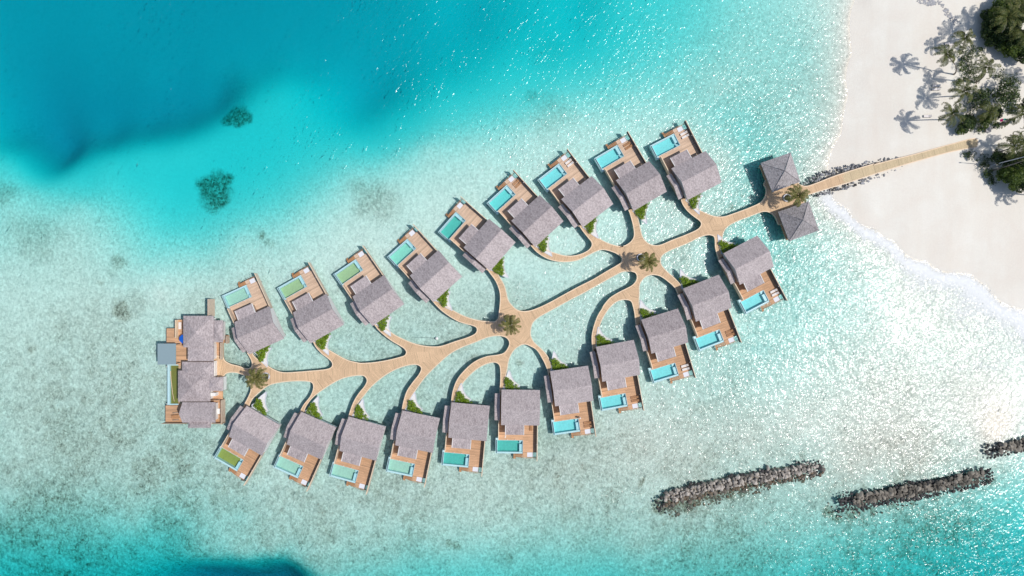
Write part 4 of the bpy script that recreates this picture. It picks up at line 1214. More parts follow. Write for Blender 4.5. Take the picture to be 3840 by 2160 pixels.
LOUNGE = {5: 'w', 6: 'c', 7: 'w', 8: 'c', 15: 'w', 16: 'w', 17: 'c', 18: 'w', 19: 'c'}
for i, (s_, A, rot, tone, label) in enumerate(VILLAS):
    o = PROTO[s_] if not protos_used[s_] else copy_tree(PROTO[s_])
    first = not protos_used[s_]
    protos_used[s_] = True
    a = W(A[0], A[1], 1.45)
    ang = -math.radians(rot)
    o.location = (a.x, a.y, 0); o.rotation_euler = (0, 0, ang)
    o['label'] = label
    for ch_ in o.children:
        for g_ in ch_.children:
            if g_.name.startswith('pool_floor'):
                g_.data = g_.data.copy(); g_.data.materials.clear(); g_.data.materials.append(pool_mat(tone, POOLCOL[tone]))
    Rz = Matrix.Rotation(ang, 4, 'Z')
    loc = lambda x, y, z: Vector((a.x, a.y, 0)) + Rz @ Vector((x, y * s_, z))
    row = 'upper' if s_ < 0 else 'lower'
    idx = i if s_ < 0 else i - 9
    # planter bed + hedge behind the villa
    bp = loc(2.25, 16.9, 1.45)
    bed = thing('planter_bed', 'pale curved planter bed behind the %s villa of the %s row' % (ORD[idx], row), 'planter', bp, ang, 'curved planter beds behind the villas')
    link('rim', bedp[s_][0], bed); link('pebbles', bedp[s_][1], bed)
    hd = link('hedge', HM[(s_, i % 3)], None, bp + Vector((0, 0, .05)))
    hd.rotation_euler = (0, 0, ang); hd.scale = (1 + .06 * math.sin(i * 2.1), 1 + .08 * math.cos(i * 1.7), 1)
    tag(hd, 'bright green hedge in the planter behind the %s villa of the %s row' % (ORD[idx], row), 'hedge', 'green hedges behind the villas')
    if i in LOUNGE:
        kind = LOUNGE[i]
        for q, (y, wh) in enumerate(((.75, 'nearer the sea of its pair'), (1.65, 'farther inland of its pair'))):
            yy = y if s_ > 0 else y + .65
            place(LO if kind == 'w' else LW, kind, loc(8.45, yy if s_ > 0 else yy, 1.46), ang,
                  ('bare orange wooden' if kind == 'w' else 'white cushioned') + ' lounger on the %s %s-row villa, %s' % (ORD[idx], row, wh),
                  'sun loungers on the villa decks')
    if i == 14:
        place(LO, 'w', loc(9.7, 6.0, 1.46), ang + PI / 2, 'bare wooden lounger beside the porch roof of the villa standing square', 'sun loungers on the villa decks')
        tw = MB(); tw.box(-.13, .13, -.38, .38, .003, .045); tw.box(-.13, .13, .12, .38, .045, .09)
        t_ = tw.build('folded_towel', M_CUSH); t_.location = loc(2.65, 4.35, 1.455); t_.rotation_euler = (0, 0, ang - .25)
        tag(t_, 'white towel lying on the deck beside the jade green pool of the square-standing villa', 'towel')

# a white figure by the pool of one villa: person seen from above
def person(p, rz):
    root = thing('person', 'person in white standing on the deck beside a turquoise villa pool', 'person', p, rz)
    bm = bmesh.new()
    J = {'pel': (0, 0, .95, .15, .11), 'wst': (0, .0, 1.12, .13, .10), 'chs': (0, .01, 1.35, .17, .12), 'nk': (0, 0, 1.50, .06, .06), 'hd': (0, .03, 1.62, .09, .10), 'ht': (0, .03, 1.73, .07, .08),
         'lh': (-.10, 0, .88, .095, .095), 'lk': (-.11, .03, .50, .06, .065), 'la': (-.11, 0, .09, .042, .045), 'lf': (-.12, .14, .03, .045, .03),
         'rh': (.10, 0, .88, .095, .095), 'rk': (.12, .07, .50, .06, .065), 'ra': (.12, .0, .09, .042, .045), 'rf': (.13, .14, .03, .045, .03),
         'ls': (-.19, 0, 1.42, .065, .06), 'le': (-.26, -.02, 1.14, .045, .045), 'lw': (-.27, .1, .90, .032, .03), 'lm': (-.27, .13, .80, .035, .02),
         'rs': (.19, 0, 1.42, .065, .06), 're': (.27, -.02, 1.14, .045, .045), 'rw': (.27, .12, .91, .032, .03), 'rm': (.27, .15, .81, .035, .02)}
    E = [('pel', 'wst'), ('wst', 'chs'), ('chs', 'nk'), ('nk', 'hd'), ('hd', 'ht'), ('pel', 'lh'), ('lh', 'lk'), ('lk', 'la'), ('la', 'lf'), ('pel', 'rh'), ('rh', 'rk'), ('rk', 'ra'), ('ra', 'rf'),
         ('chs', 'ls'), ('ls', 'le'), ('le', 'lw'), ('lw', 'lm'), ('chs', 'rs'), ('rs', 're'), ('re', 'rw'), ('rw', 'rm')]
    for sg, wn_ in ((-1, 'lm'), (1, 'rm')):      # five fingers
        for f_ in range(5):
            nm = wn_ + str(f_)
            bx_, by_, bz_ = J[wn_][:3]
            if f_ < 4:
                J[nm] = (bx_ - sg * .0 + (f_ - 1.5) * .004, by_ + (f_ - 1.5) * .02 + .02, bz_ - .07 - .012 * (1.5 - abs(f_ - 1.5)), .009, .009)
            else:
                J[nm] = (bx_ - sg * .03, by_ + .05, bz_ + .0, .011, .011)
            E.append((wn_, nm))
    me = bpy.data.meshes.new('body')
    names = list(J)
    me.from_pydata([J[k_][:3] for k_ in names], [(names.index(a_), names.index(b_)) for a_, b_ in E], [])
    me.materials.append(simple('skin', (0.45, 0.28, 0.19), .6, .05))
    o = link('body', me, root)
    md = o.modifiers.new('Skin', 'SKIN')
    for i_, k_ in enumerate(names):
        me.skin_vertices[0].data[i_].radius = J[k_][3:5]
    me.skin_vertices[0].data[0].use_root = True
    md.use_smooth_shade = True
    sb = o.modifiers.new('Sub', 'SUBSURF'); sb.levels = 1; sb.render_levels = 2
    # white long shirt, trousers, hat
    t_ = MB()
    rings_ = [(.80, .21, .17), (.95, .20, .16), (1.12, .18, .145), (1.32, .215, .155), (1.44, .21, .12), (1.50, .09, .08)]
    vs_ = []; N = 20
    for z, rx, ry in rings_:
        for j in range(N):
            a_ = 2 * PI * j / N; vs_.append((rx * math.cos(a_), ry * math.sin(a_), z))
    t_.add(vs_, [(i_ * N + j, i_ * N + (j + 1) % N, (i_ + 1) * N + (j + 1) % N, (i_ + 1) * N + j) for i_ in range(len(rings_) - 1) for j in range(N)])
    for sg in (-1, 1): t_.tube([(sg * .18, 0, 1.43), (sg * .255, -.02, 1.15), (sg * .268, .07, .98)], [.085, .07, .06], 10, False)
    o2 = t_.build('shirt', M_CUSH, root)
    t_ = MB()
    for sg in (-1, 1): t_.tube([(sg * .10, 0, .92), (sg * .115, .04, .5), (sg * .115, .0, .16)], [.125, .095, .075], 12, False)
    t_.build('trousers', M_CUSH, root)
    t_ = MB(); N = 24; vs_ = []
    for z, r_ in ((1.70, .21), (1.715, .11), (1.79, .105), (1.83, .07), (1.84, .0)):
        for j in range(N): vs_.append((r_ * math.cos(2 * PI * j / N), .03 + r_ * math.sin(2 * PI * j / N), z))
    t_.add(vs_, [(i_ * N + j, i_ * N + (j + 1) % N, (i_ + 1) * N + (j + 1) % N, (i_ + 1) * N + j) for i_ in range(4) for j in range(N)])
    t_.build('hat', M_CUSH, root)
    return root


pp = W(2173.5, 1564, 1.46 + .0)
person(pp, 2.0)

# ------------------------------------------------------------------ pavilions
def pavilion(label, corners, apex, zb=3.75, hr=2.85):
    pts = [W(*cg(*c_), zb) for c_ in corners]
    ap = W(*cg(*apex), zb + hr)
    c0 = sum(pts, Vector()) / 4
    root = thing('pavilion', label, 'pavilion', (c0.x, c0.y, 0), 0, 'square pavilions at the start of the boardwalk')
    L_ = [p - Vector((c0.x, c0.y, 0)) for p in pts]; A_ = ap - Vector((c0.x, c0.y, 0))
    mb_ = MB(); n_ = 4; sub = 5
    for i in range(4):
        a, b = L_[i], L_[(i + 1) % 4]
        rows = []
        for r_ in range(sub + 1):
            t_ = r_ / sub
            sag = -0.10 * math.sin(PI * t_)
            rows.append([(a.lerp(A_, t_)).lerp(b.lerp(A_, t_), q / sub) + Vector((0, 0, sag)) for q in range(sub + 1)])
        vs_ = [p for r_ in rows for p in r_]
        mb_.add(vs_, [(r_ * 6 + q, r_ * 6 + q + 1, (r_ + 1) * 6 + q + 1, (r_ + 1) * 6 + q) for r_ in range(sub) for q in range(sub)])
        th = Vector((0, 0, -.28))
        mb_.add([a, b, b + th, a + th], [(0, 3, 2, 1)])
    mb_.add([p + Vector((0, 0, -.28)) for p in L_], [(0, 1, 2, 3)])
    ro = mb_.build('roof', M_ROOF2, root)
    hp = MB()
    for i in range(4):
        a = L_[i]; hp.tube([a + Vector((0, 0, .02)), a.lerp(A_, .5) + Vector((0, 0, -.04)), A_ + Vector((0, 0, .06))], [.07, .07, .09], 6)
    hp.build('hip_ridge', M_ROOF2, ro)
    ins = [p * .8 for p in L_]
    fl = MB(); fl.prism([(p.x * .92, p.y * .92) for p in L_], 1.2, 1.42); fl.build('floor', M_DECK, root)
    for p in ins:
        q = MB(); q.box(p.x - .15, p.x + .15, p.y - .15, p.y + .15, 1.42, zb + .1); q.build('post', M_WALL, root)
        q = MB(); q.bar((p.x, p.y, -2.6), (p.x, p.y, 1.2), .2, 10); q.build('pile', M_PILE, root)
    be = MB(); d_ = (ins[1] - ins[0]).normalized(); nn = Vector((-d_.y, d_.x, 0))
    p0 = ins[0].lerp(ins[1], .15) * .95; p1 = ins[0].lerp(ins[1], .85) * .95
    inward = Vector((-p0.x - p1.x, -p0.y - p1.y, 0)).normalized()
    be.prism([(p0.x, p0.y), (p1.x, p1.y), (p1.x + inward.x * .5, p1.y + inward.y * .5), (p0.x + inward.x * .5, p0.y + inward.y * .5)], 1.75, 1.86)
    be.prism([(p0.x + .05, p0.y), (p0.x + .15, p0.y), (p0.x + .15 + inward.x * .4, p0.y + inward.y * .4), (p0.x + .05 + inward.x * .4, p0.y + inward.y * .4)], 1.42, 1.75)
    be.build('bench', M_WALL, root)
    return root


pavilion('dark pyramid-roofed pavilion on the upper side of the boardwalk, topmost of the two', [(443, 468), (768, 352), (875, 672), (570, 785)], (706, 550))
pavilion('dark pyramid-roofed pavilion on the lower side of the boardwalk, beside the surf', [(632, 998), (963, 882), (1077, 1200), (752, 1318)], (905, 1085))

# ------------------------------------------------------------------ large residence (left)
res_ = thing('residence', 'sprawling grey-roofed residence with a long olive pool at the boardwalk left end', 'residence', W(700, 1400, 0), 0)
RO = Vector((res_.location.x, res_.location.y, 0))


def rp(cr_, x, y, z):
    p = W(*cr_(x, y), z)
    return p - RO


def hip(cr_, x0, y0, x1, y1, ze, hr, name='roof', inset=None, ew=True):
    a, b, c_, d_ = rp(cr_, x0, y0, ze), rp(cr_, x1, y0, ze), rp(cr_, x1, y1, ze), rp(cr_, x0, y1, ze)
    wv = (b - a).length; hv = (d_ - a).length
    mb_ = MB()
    k_ = 0.5 * min(wv, hv)
    if inset is not None: k_ = inset
    if ew:
        r1 = (a + d_) / 2 + (b - a).normalized() * k_; r2_ = (b + c_) / 2 - (b - a).normalized() * k_
        r1 = r1 + Vector((0, 0, hr)); r2_ = r2_ + Vector((0, 0, hr))
        fs_ = [(0, 1, 5, 4), (1, 2, 5), (2, 3, 4, 5), (3, 0, 4)]
    else:
        r1 = (a + b) / 2 + (d_ - a).normalized() * k_; r2_ = (c_ + d_) / 2 - (d_ - a).normalized() * k_
        r1 = r1 + Vector((0, 0, hr)); r2_ = r2_ + Vector((0, 0, hr))
        fs_ = [(0, 1, 4), (1, 2, 5, 4), (2, 3, 5), (3, 0, 4, 5)]
    th = Vector((0, 0, -.3))
    vs_ = [a, b, c_, d_, r1, r2_, a + th, b + th, c_ + th, d_ + th]
    fs_ += [(0, 6, 7, 1), (1, 7, 8, 2), (2, 8, 9, 3), (3, 9, 6, 0), (6, 9, 8, 7)]
    mb_.add(vs_, fs_)
    o = mb_.build(name, M_ROOF, res_)
    return o


def rwall(cr_, x0, y0, x1, y1, z0, z1, m, name, zref=None):
    a = rp(cr_, x0, y0, zref if zref is not None else z0); c_ = rp(cr_, x1, y1, zref if zref is not None else z0)
    mb_ = MB(); mb_.box(min(a.x, c_.x), max(a.x, c_.x), min(a.y, c_.y), max(a.y, c_.y), z0, z1)
    return mb_.build(name, m, res_)


hip(cr1, 518, 408, 1063, 978, 4.9, 1.5)
hip(cr1, 1040, 489, 1236, 886, 4.6, .55)
hip(cr1, 600, 960, 1067, 1226, 4.75, .5, ew=False)
hip(cr2, 495, 80, 1068, 380, 4.3, .9)
hip(cr2, 423, 240, 1003, 800, 4.55, 1.35, ew=False)
hip(cr2, 960, 360, 1238, 610, 4.4, .8)
hip(cr2, 503, 815, 1097, 1182, 4.8, 2.0, inset=.02)
hip(cr2, 603, 1150, 1012, 1280, 4.65, .7)
for (cr_, x0, y0, x1, y1, zt_) in ((cr1, 560, 450, 1020, 930, 4.55), (cr1, 1060, 520, 1190, 850, 4.25), (cr1, 640, 930, 1030, 1200, 4.4), (cr2, 540, 110, 1030, 370, 3.95), (cr2, 470, 270, 970, 770, 4.2), (cr2, 980, 380, 1190, 580, 4.05), (cr2, 560, 850, 1060, 1150, 4.45), (cr2, 650, 1150, 980, 1240, 4.3)):
    rwall(cr_, x0, y0, x1, y1, 1.46, zt_, M_WHITE, 'wall', 4.6)
# decks
for (cr_, x0, y0, x1, y1, nm, mt) in ((cr1, 215, 635, 620, 1290, 'deck', M_DECK), (cr1, 405, 478, 620, 634, 'deck', M_DECK), (cr2, 196, 872, 660, 1195, 'deck', M_DECK), (cr1, 1060, 760, 1345, 900, 'deck', M_DECK), (cr1, 1060, 901, 1245, 1240, 'deck', M_DECK)):
    rwall(cr_, x0, y0, x1, y1, 1.2, 1.44, M_TRIM if False else mt, nm, 1.44)
rwall(cr1, 440, 500, 1200, 1290, 1.0, 1.40, M_DECK, 'floor_slab', 1.4)
rwall(cr2, 430, 52, 1230, 1190, 1.0, 1.38, M_DECK, 'floor_slab', 1.4)
# screens and walls (tops lean outwards in the photograph)
rwall(cr1, 1046, 100, 1056, 420, -.2, 3.9, M_SCREEN, 'screen_wall', 1.0)
rwall(cr1, 1238, 890, 1246, 1190, 1.0, 3.2, M_SCREEN, 'screen_wall', 1.4)
rwall(cr1, 1338, 768, 1346, 905, 1.0, 3.2, M_SCREEN, 'screen_wall', 1.4)
rwall(cr2, 1250, 760, 1258, 1195, .6, 3.2, M_SCREEN, 'screen_wall', 1.4)
rwall(cr2, 1020, 1184, 1250, 1192, 1.0, 3.1, M_WALL, 'screen_wall', 2.2)
rwall(cr2, 150, 1186, 610, 1194, 1.0, 3.0, M_WALL, 'screen_wall', 2.2)
rwall(cr2, 1010, 762, 1170, 772, 1.0, 3.1, M_WALL, 'screen_wall', 2.2)
rwall(cr1, 408, 478, 420, 800, 1.45, 3.0, M_TRIM, 'screen_wall', 1.8)
rwall(cr2, 1104, 60, 1122, 340, 1.45, 3.0, M_WHITE, 'entrance_wall', 1.8)
rwall(cr2, 1240, 350, 1262, 590, 1.0, 4.0, M_WHITE, 'gable_wall', 2.4)
rwall(cr2, 990, 640, 1110, 700, 1.0, 3.3, M_WHITE, 'gable_wall', 3.0)
# bathroom court
bt = MB()
a = rp(cr2, 1100, 925, 1.6); c_ = rp(cr2, 1190, 1020, 1.6)
bt.box(a.x, c_.x, c_.y, a.y, 1.40, 2.0); bt.build('outdoor_bathtub', M_WHITE, res_)
# pool: light outer rim on the left, olive water
for (x0, y0, x1, y1, z0, z1) in ((226, 140, 262, 862, -.1, 1.25), (266, 150, 278, 862, -.1, 1.46), (226, 842, 445, 862, -.1, 1.3), (226, 130, 490, 148, -.1, 1.35)):
    rwall(cr2, x0, y0, x1, y1, z0, z1, M_RIM, 'pool_rim', 1.4)
rwall(cr2, 278, 150, 500, 842, -.1, .85, pool_mat('residence', (0.22, 0.20, 0.045)), 'pool_floor', 1.2)
w0 = rp(cr2, 278, 150, 1.42); w1 = rp(cr2, 520, 842, 1.42)
mb_ = MB(); mb_.add([(w0.x, w1.y, 1.39), (w1.x, w1.y, 1.39), (w1.x, w0.y, 1.39), (w0.x, w0.y, 1.39)], [(0, 1, 2, 3)]); mb_.build('pool_water', m_pw, res_)
pole_a = rp(cr2, 285, 240, 1.52); pole_b = rp(cr2, 320, 650, 1.52)
for (x, y) in ((250, 700), (250, 1200), (600, 1180), (1000, 560), (1000, 1100), (1200, 1150), (700, 560)):
    p = rp(cr1, x, y, .5); q = MB(); q.bar((p.x, p.y, -2.3), (p.x, p.y, 1.0), .2, 8); q.build('pile', M_PILE, res_)
for (x, y) in ((240, 160), (240, 840), (500, 500), (600, 1100), (1000, 400), (1000, 800), (1100, 1150), (220, 1150)):
    p = rp(cr2, x, y, .5); q = MB(); q.bar((p.x, p.y, -2.3), (p.x, p.y, 1.0), .2, 8); q.build('pile', M_PILE, res_)
# pool cover roll / long pole in the pool
mb_ = MB(); mb_.tube([W(*cr2(288, 250), 1.5), W(*cr2(296, 400), 1.5), W(*cr2(325, 655), 1.5), W(*cr2(355, 800), 1.5)], [.09, .08, .06, .05], 8)
tag(mb_.build('cleaning_pole', M_TRIM), 'long pale pole lying along the olive pool of the residence', 'pole')
# grey square canopy
gc = W(*cr1(217, 1098), 4.3)
cv = thing('shade_canopy', 'flat square blue-grey shade canopy over the corner of the residence deck', 'canopy', (gc.x, gc.y, 0))
a = W(*cr1(52, 910), 4.3) - Vector((gc.x, gc.y, 0)); c_ = W(*cr1(383, 1290), 4.3) - Vector((gc.x, gc.y, 0))
mb_ = MB(); mb_.box(a.x, c_.x, c_.y, a.y, 4.15, 4.3); mb_.build('roof_panel', M_GREY, cv)
for (x, y) in ((a.x + .25, a.y - .25), (c_.x - .25, a.y - .25), (a.x + .25, c_.y + .25), (c_.x - .25, c_.y + .25)):
    q = MB(); q.box(x - .08, x + .08, y - .08, y + .08, 0.2, 4.15); q.build('post', M_DARK, cv)
q = MB(); q.box(a.x + .1, c_.x - .1, c_.y + .1, a.y - .1, 1.15, 1.36); q.build('floor', M_DECK, cv)
for (x, y) in ((a.x + .4, a.y - .4), (a.x + .4, c_.y + .4)):
    q = MB(); q.bar((x, y, -2.3), (x, y, 1.15), .18, 8); q.build('pile', M_PILE, cv)
# blue parasol
uc = W(*cr1(520, 828), 3.9)
um = thing('parasol', 'bright blue octagonal parasol half under the roof of the residence', 'parasol', (uc.x, uc.y, 1.44))
mb_ = MB(); vs_ = [(0, 0, 2.75)] + [(1.22 * math.cos(PI / 8 + i * PI / 4), 1.22 * math.sin(PI / 8 + i * PI / 4), 2.3) for i in range(8)] + [(1.22 * math.cos(PI / 8 + i * PI / 4), 1.22 * math.sin(PI / 8 + i * PI / 4), 2.14) for i in range(8)]
mb_.add(vs_, [(0, 1 + i, 1 + (i + 1) % 8) for i in range(8)] + [(1 + i, 9 + i, 9 + (i + 1) % 8, 1 + (i + 1) % 8) for i in range(8)]); mb_.build('canopy', M_BLUE, um)
mb_ = MB(); mb_.bar((0, 0, .0), (0, 0, 2.72), .035, 8); mb_.build('pole', M_WHITE, um)
mb_ = MB(); mb_.tube([(0, 0, .003), (0, 0, .08)], [.35, .32], 16); mb_.build('base', M_DARK, um)
# timber table and seats on the south deck
tb = thing('outdoor_table', 'pale wooden slatted table on the lower deck of the residence', 'table', W(*cr2(392, 1065), 1.46), .12)
mb_ = MB()
for i in range(9): mb_.box(-.95 + i * .215, -.77 + i * .215, -.45, .45, .70, .74)
mb_.build('tabletop', M_STAIR, tb)
for (x, y) in ((-.85, -.38), (.85, -.38), (-.85, .38), (.85, .38)):
    q = MB(); q.box(x - .04, x + .04, y - .04, y + .04, 0, .70); q.build('leg', M_STAIR, tb)
for j, (dy, lb) in enumerate(((.95, 'upper'), (-.95, 'lower'))):
    bn = thing('bench', 'wooden bench on the %s side of the slatted table of the residence' % lb, 'bench', W(*cr2(392, 1065 - dy * 68), 1.46), .12)
    mb_ = MB(); mb_.box(-.8, .8, -.16, .16, .40, .44); mb_.build('seat', M_WALL, bn)
    for x in (-.7, .7):
        q = MB(); q.box(x - .04, x + .04, -.14, .14, 0, .40); q.build('leg', M_WALL, bn)
db = thing('daybed', 'white cushioned daybed on the small upper balcony of the residence', 'daybed', W(*cr1(470, 585), 1.46))
mb_ = MB(); mb_.box(-.4, .4, -.95, .95, .12, .3); mb_.build('frame', M_STAIR, db)
mb_ = MB(); mb_.box(-.37, .37, -.92, .92, .303, .45); mb_.box(-.3, .3, .5, .88, .45, .56); mb_.build('cushion', M_CUSH, db)

# ------------------------------------------------------------------ mooring buoy
bu = thing('mooring_buoy', 'small white mooring buoy inside a boardwalk bay with its rope trailing left', 'buoy', W(1638, 1269, WL))
mb_ = MB(); vv, ff_ = ico_small
_bm = bmesh.new(); bmesh.ops.create_icosphere(_bm, subdivisions=3, radius=.42); _bm.verts.ensure_lookup_table()
mb_.add([tuple(v_.co + Vector((0, 0, .18))) for v_ in _bm.verts], [tuple(x.index for x in f.verts) for f in _bm.faces]); _bm.free()
bo = mb_.build('float', M_WHITE, bu)
for p in bo.data.polygons: p.use_smooth = True
e1 = W(1525, 1265, -1.0 + WL) - bu.location
mb_ = MB(); mb_.tube([(0, 0, -.25), (-1.2, .1, -.3), (-4, .2, -.36), (e1.x, e1.y, -.42)], [.05, .05, .045, .04], 6); mb_.build('rope', M_DARK, bu)

# ------------------------------------------------------------------ rocks
def rock_mesh(seed, m):
    r = random.Random(seed)
    bm = bmesh.new(); bmesh.ops.create_icosphere(bm, subdivisions=2, radius=.5)
    planes_ = [(Vector((r.uniform(-1, 1), r.uniform(-1, 1), r.uniform(-.6, 1))).normalized(), r.uniform(.25, .38)) for _ in range(11)]
    sx, sy, sz = r.uniform(.8, 1.25), r.uniform(.75, 1.1), r.uniform(.55, .85)
    for v_ in bm.verts:
        for nn, dd in planes_:
            d_ = v_.co.dot(nn)
            if d_ > dd: v_.co -= nn * (d_ - dd)
        v_.co = Vector((v_.co.x * sx, v_.co.y * sy, v_.co.z * sz)) + Vector((r.uniform(-.015, .015),) * 3)
    me = bpy.data.meshes.new('rock'); bm.to_mesh(me); bm.free(); me.materials.append(m)
    return me


RK = {'l': [rock_mesh(i, M_ROCKL) for i in range(8)], 'd': [rock_mesh(20 + i, M_ROCKD) for i in range(8)], 'w': [rock_mesh(40 + i, M_ROCKW) for i in range(6)], 'g': [rock_mesh(60 + i, M_ROCKG) for i in range(8)], 'a': [rock_mesh(80 + i, M_ALGAE) for i in range(6)]}
rest = {k_: MB() for k_ in ('bw1', 'bw2', 'bw3', 'cw')}
REST = {k_: {} for k_ in rest}
cand = []


def along(pts, cr_):
    pts = [np.array(W(*cr_(*p), 0))[:2] for p in pts]
    return pts


def rocks_line(line, halfw, step, size, fz, pick, grp, prio):
    """line: world 2-D points; rows of rocks across; pick(t, v) -> tone; fz(v) -> height"""
    L = [np.linalg.norm(b - a) for a, b in zip(line[:-1], line[1:])]
    tot = sum(L)
    s_ = 0
    while s_ < tot:
        acc = 0
        for a, b, l_ in zip(line[:-1], line[1:], L):
            if acc + l_ >= s_: break
            acc += l_
        d_ = (b - a) / l_; p = a + d_ * (s_ - acc); nrm = np.array([-d_[1], d_[0]])
        t_ = s_ / tot
        lo, hi = halfw(t_)
        v_ = lo + random.uniform(0, step * .6)
        while v_ < hi:
            q = p + nrm * (v_ + random.uniform(-.12, .12)) + d_ * random.uniform(-.3, .3) * step
            tone = pick(t_, v_)
            if tone:
                sz = size * random.uniform(.6, 1.4) * (0.75 if tone in 'wa' else 1)
                cand.append((prio(t_, v_) + sz * .1, q, fz(t_, v_), sz, tone, grp))
            v_ += step * random.uniform(.85, 1.1)
        s_ += step * .92


# breakwater one: crest line; positive v = upper side in the photo
L1 = along([(105, 492), (300, 437), (600, 372), (900, 316), (1225, 258)], ck)
rocks_line(L1, lambda t: (-2.9 - 3.0 * (1 - t) * min(1, t * 8 + .2) - .5 * math.sin(t * 23), (1.7 + .3 * math.sin(t * 31)) * min(1, .35 + t * 6)), 0.92, 1.3,
           lambda t, v: (1.0 if -1.3 < v < 1.2 else max(-.5, 1.0 - .75 * (abs(v) - 1.2))),
           lambda t, v: ('w' if (t < .05 or t > .95 or v > 1.25) and random.random() < .7 else ('l' if v > -1.3 else ('a' if random.random() < .75 else 'd'))), 'bw1', lambda t, v: 2 if v > -1.4 else 0)
L2 = along([(1335, 508), (1700, 447), (2050, 383), (2370, 303)], ck)
rocks_line(L2, lambda t: (-2.7 - .7 * math.sin(t * 9) ** 2, 1.9 + .4 * math.sin(t * 17)), 0.9, 1.25,
           lambda t, v: (1.1 if abs(v) < 1.3 else max(-.5, 1.1 - .75 * (abs(v) - 1.3))),
           lambda t, v: ('w' if (t < .09 or t > .93 or abs(v) > 1.45) else 'd'), 'bw2', lambda t, v: 2 if abs(v) < 1.7 else 0)
L3 = along([(2325, 170), (2580, 118), (2900, 60)], ck)
rocks_line(L3, lambda t: (-2.0, 1.9), 1.0, 1.3, lambda t, v: (1.0 if abs(v) < 1.1 else max(-.4, 1.0 - .75 * (abs(v) - 1.1))),
           lambda t, v: ('w' if (t < .12 or abs(v) > 1.3) else 'd'), 'bw3', lambda t, v: 1.9 if abs(v) < 1.6 else 0)
# rubble south-west of breakwater two
L4 = along([(1265, 520), (1290, 590), (1400, 610), (1650, 560), (1900, 500)], ck)
rocks_line(L4, lambda t: (-1.0, 1.2), 1.3, .8, lambda t, v: -.35, lambda t, v: 'a' if random.random() < .6 else None, 'bw2', lambda t, v: -1)
# causeway revetment
L5 = along([(905, 703), (1000, 668), (1250, 575), (1500, 520), (1739, 460)], cg)
L5 += along([(300, 572), (420, 545)], ch)
rocks_line(L5, lambda t: (-.2, 1.75 * (1 - t) ** .6 * min(1, .3 + 4 * t)), .78, .95, lambda t, v: .75 - .25 * v + .3 * t, lambda t, v: 'g' if random.random() < .8 else 'w', 'cw', lambda t, v: 1.5)
L6 = along([(990, 815), (1200, 755), (1400, 697), (1600, 635)], cg)
L6 += along([(174, 735), (350, 672), (560, 618)], ch)
rocks_line(L6, lambda t: (-1.2 * (1 - t) ** .5 * min(1, .3 + 4 * t), .1), .78, .9, lambda t, v: .6 - .25 * abs(v) + .4 * t, lambda t, v: 'g' if random.random() < .85 else 'w', 'cw', lambda t, v: 1.5)
cand.sort(key=lambda c_: -c_[0])
GRP = {'bw1': ('brown-grey boulder in the left breakwater, the longest one lying below the villas', 'boulders of the left breakwater'),
       'bw2': ('dark boulder in the middle breakwater near the lower right corner', 'boulders of the middle breakwater'),
       'bw3': ('dark boulder in the short breakwater at the right edge', 'boulders of the right-edge breakwater'),
       'cw': ('grey boulder heaped against the side of the causeway', 'boulders along the causeway')}
CNT = {'bw1': 110, 'bw2': 105, 'bw3': 25, 'cw': 60}
num = {k_: 0 for k_ in CNT}
for (pr, q, z, sz, tone, grp) in cand:
    ex = random.choice(RK[tone])
    rot_ = Matrix.Rotation(random.uniform(0, 6.28), 4, 'Z') @ Matrix.Rotation(random.uniform(-.3, .3), 4, 'X')
    zz = z - .1 + (WL * .8 if grp != 'cw' else WL * .3)
    if num[grp] < CNT[grp] and pr > 1:
        num[grp] += 1
        o = link('boulder', ex, None, (q[0], q[1], zz)); o.rotation_euler = rot_.to_euler(); o.scale = (sz,) * 3
        tag(o, GRP[grp][0], 'boulder', GRP[grp][1])
    else:
        key = 'w' if tone == 'w' else ('a' if tone == 'a' else tone)
        mb_ = REST[grp].setdefault(key, MB())
        mb_.add([tuple(Vector((q[0], q[1], zz)) + (rot_ @ (v_.co * sz))) for v_ in ex.vertices], [tuple(p.vertices) for p in ex.polygons])
NMR = {'l': 'light_rubble', 'd': 'dark_rubble', 'w': 'wet_rubble', 'a': 'algae_rubble', 'g': 'grey_rubble'}
MR = {'l': M_ROCKL, 'd': M_ROCKD, 'w': M_ROCKW, 'a': M_ALGAE, 'g': M_ROCKG}
WH = {'bw1': 'left breakwater below the villas', 'bw2': 'middle breakwater in the lower right', 'bw3': 'short breakwater at the right edge', 'cw': 'causeway between pavilions and beach'}
LR = {'l': 'pale brown broken rocks filling the ', 'd': 'dark brown broken rocks filling the ', 'w': 'wet black rocks edging the ', 'a': 'brown algae-covered rubble at the foot of the ', 'g': 'small grey rocks beside the '}
for grp, dct in REST.items():
    for key, mb_ in dct.items():
        o = mb_.build(NMR[key], MR[key]); tag(o, LR[key] + WH[grp], 'rubble', None, 'stuff')
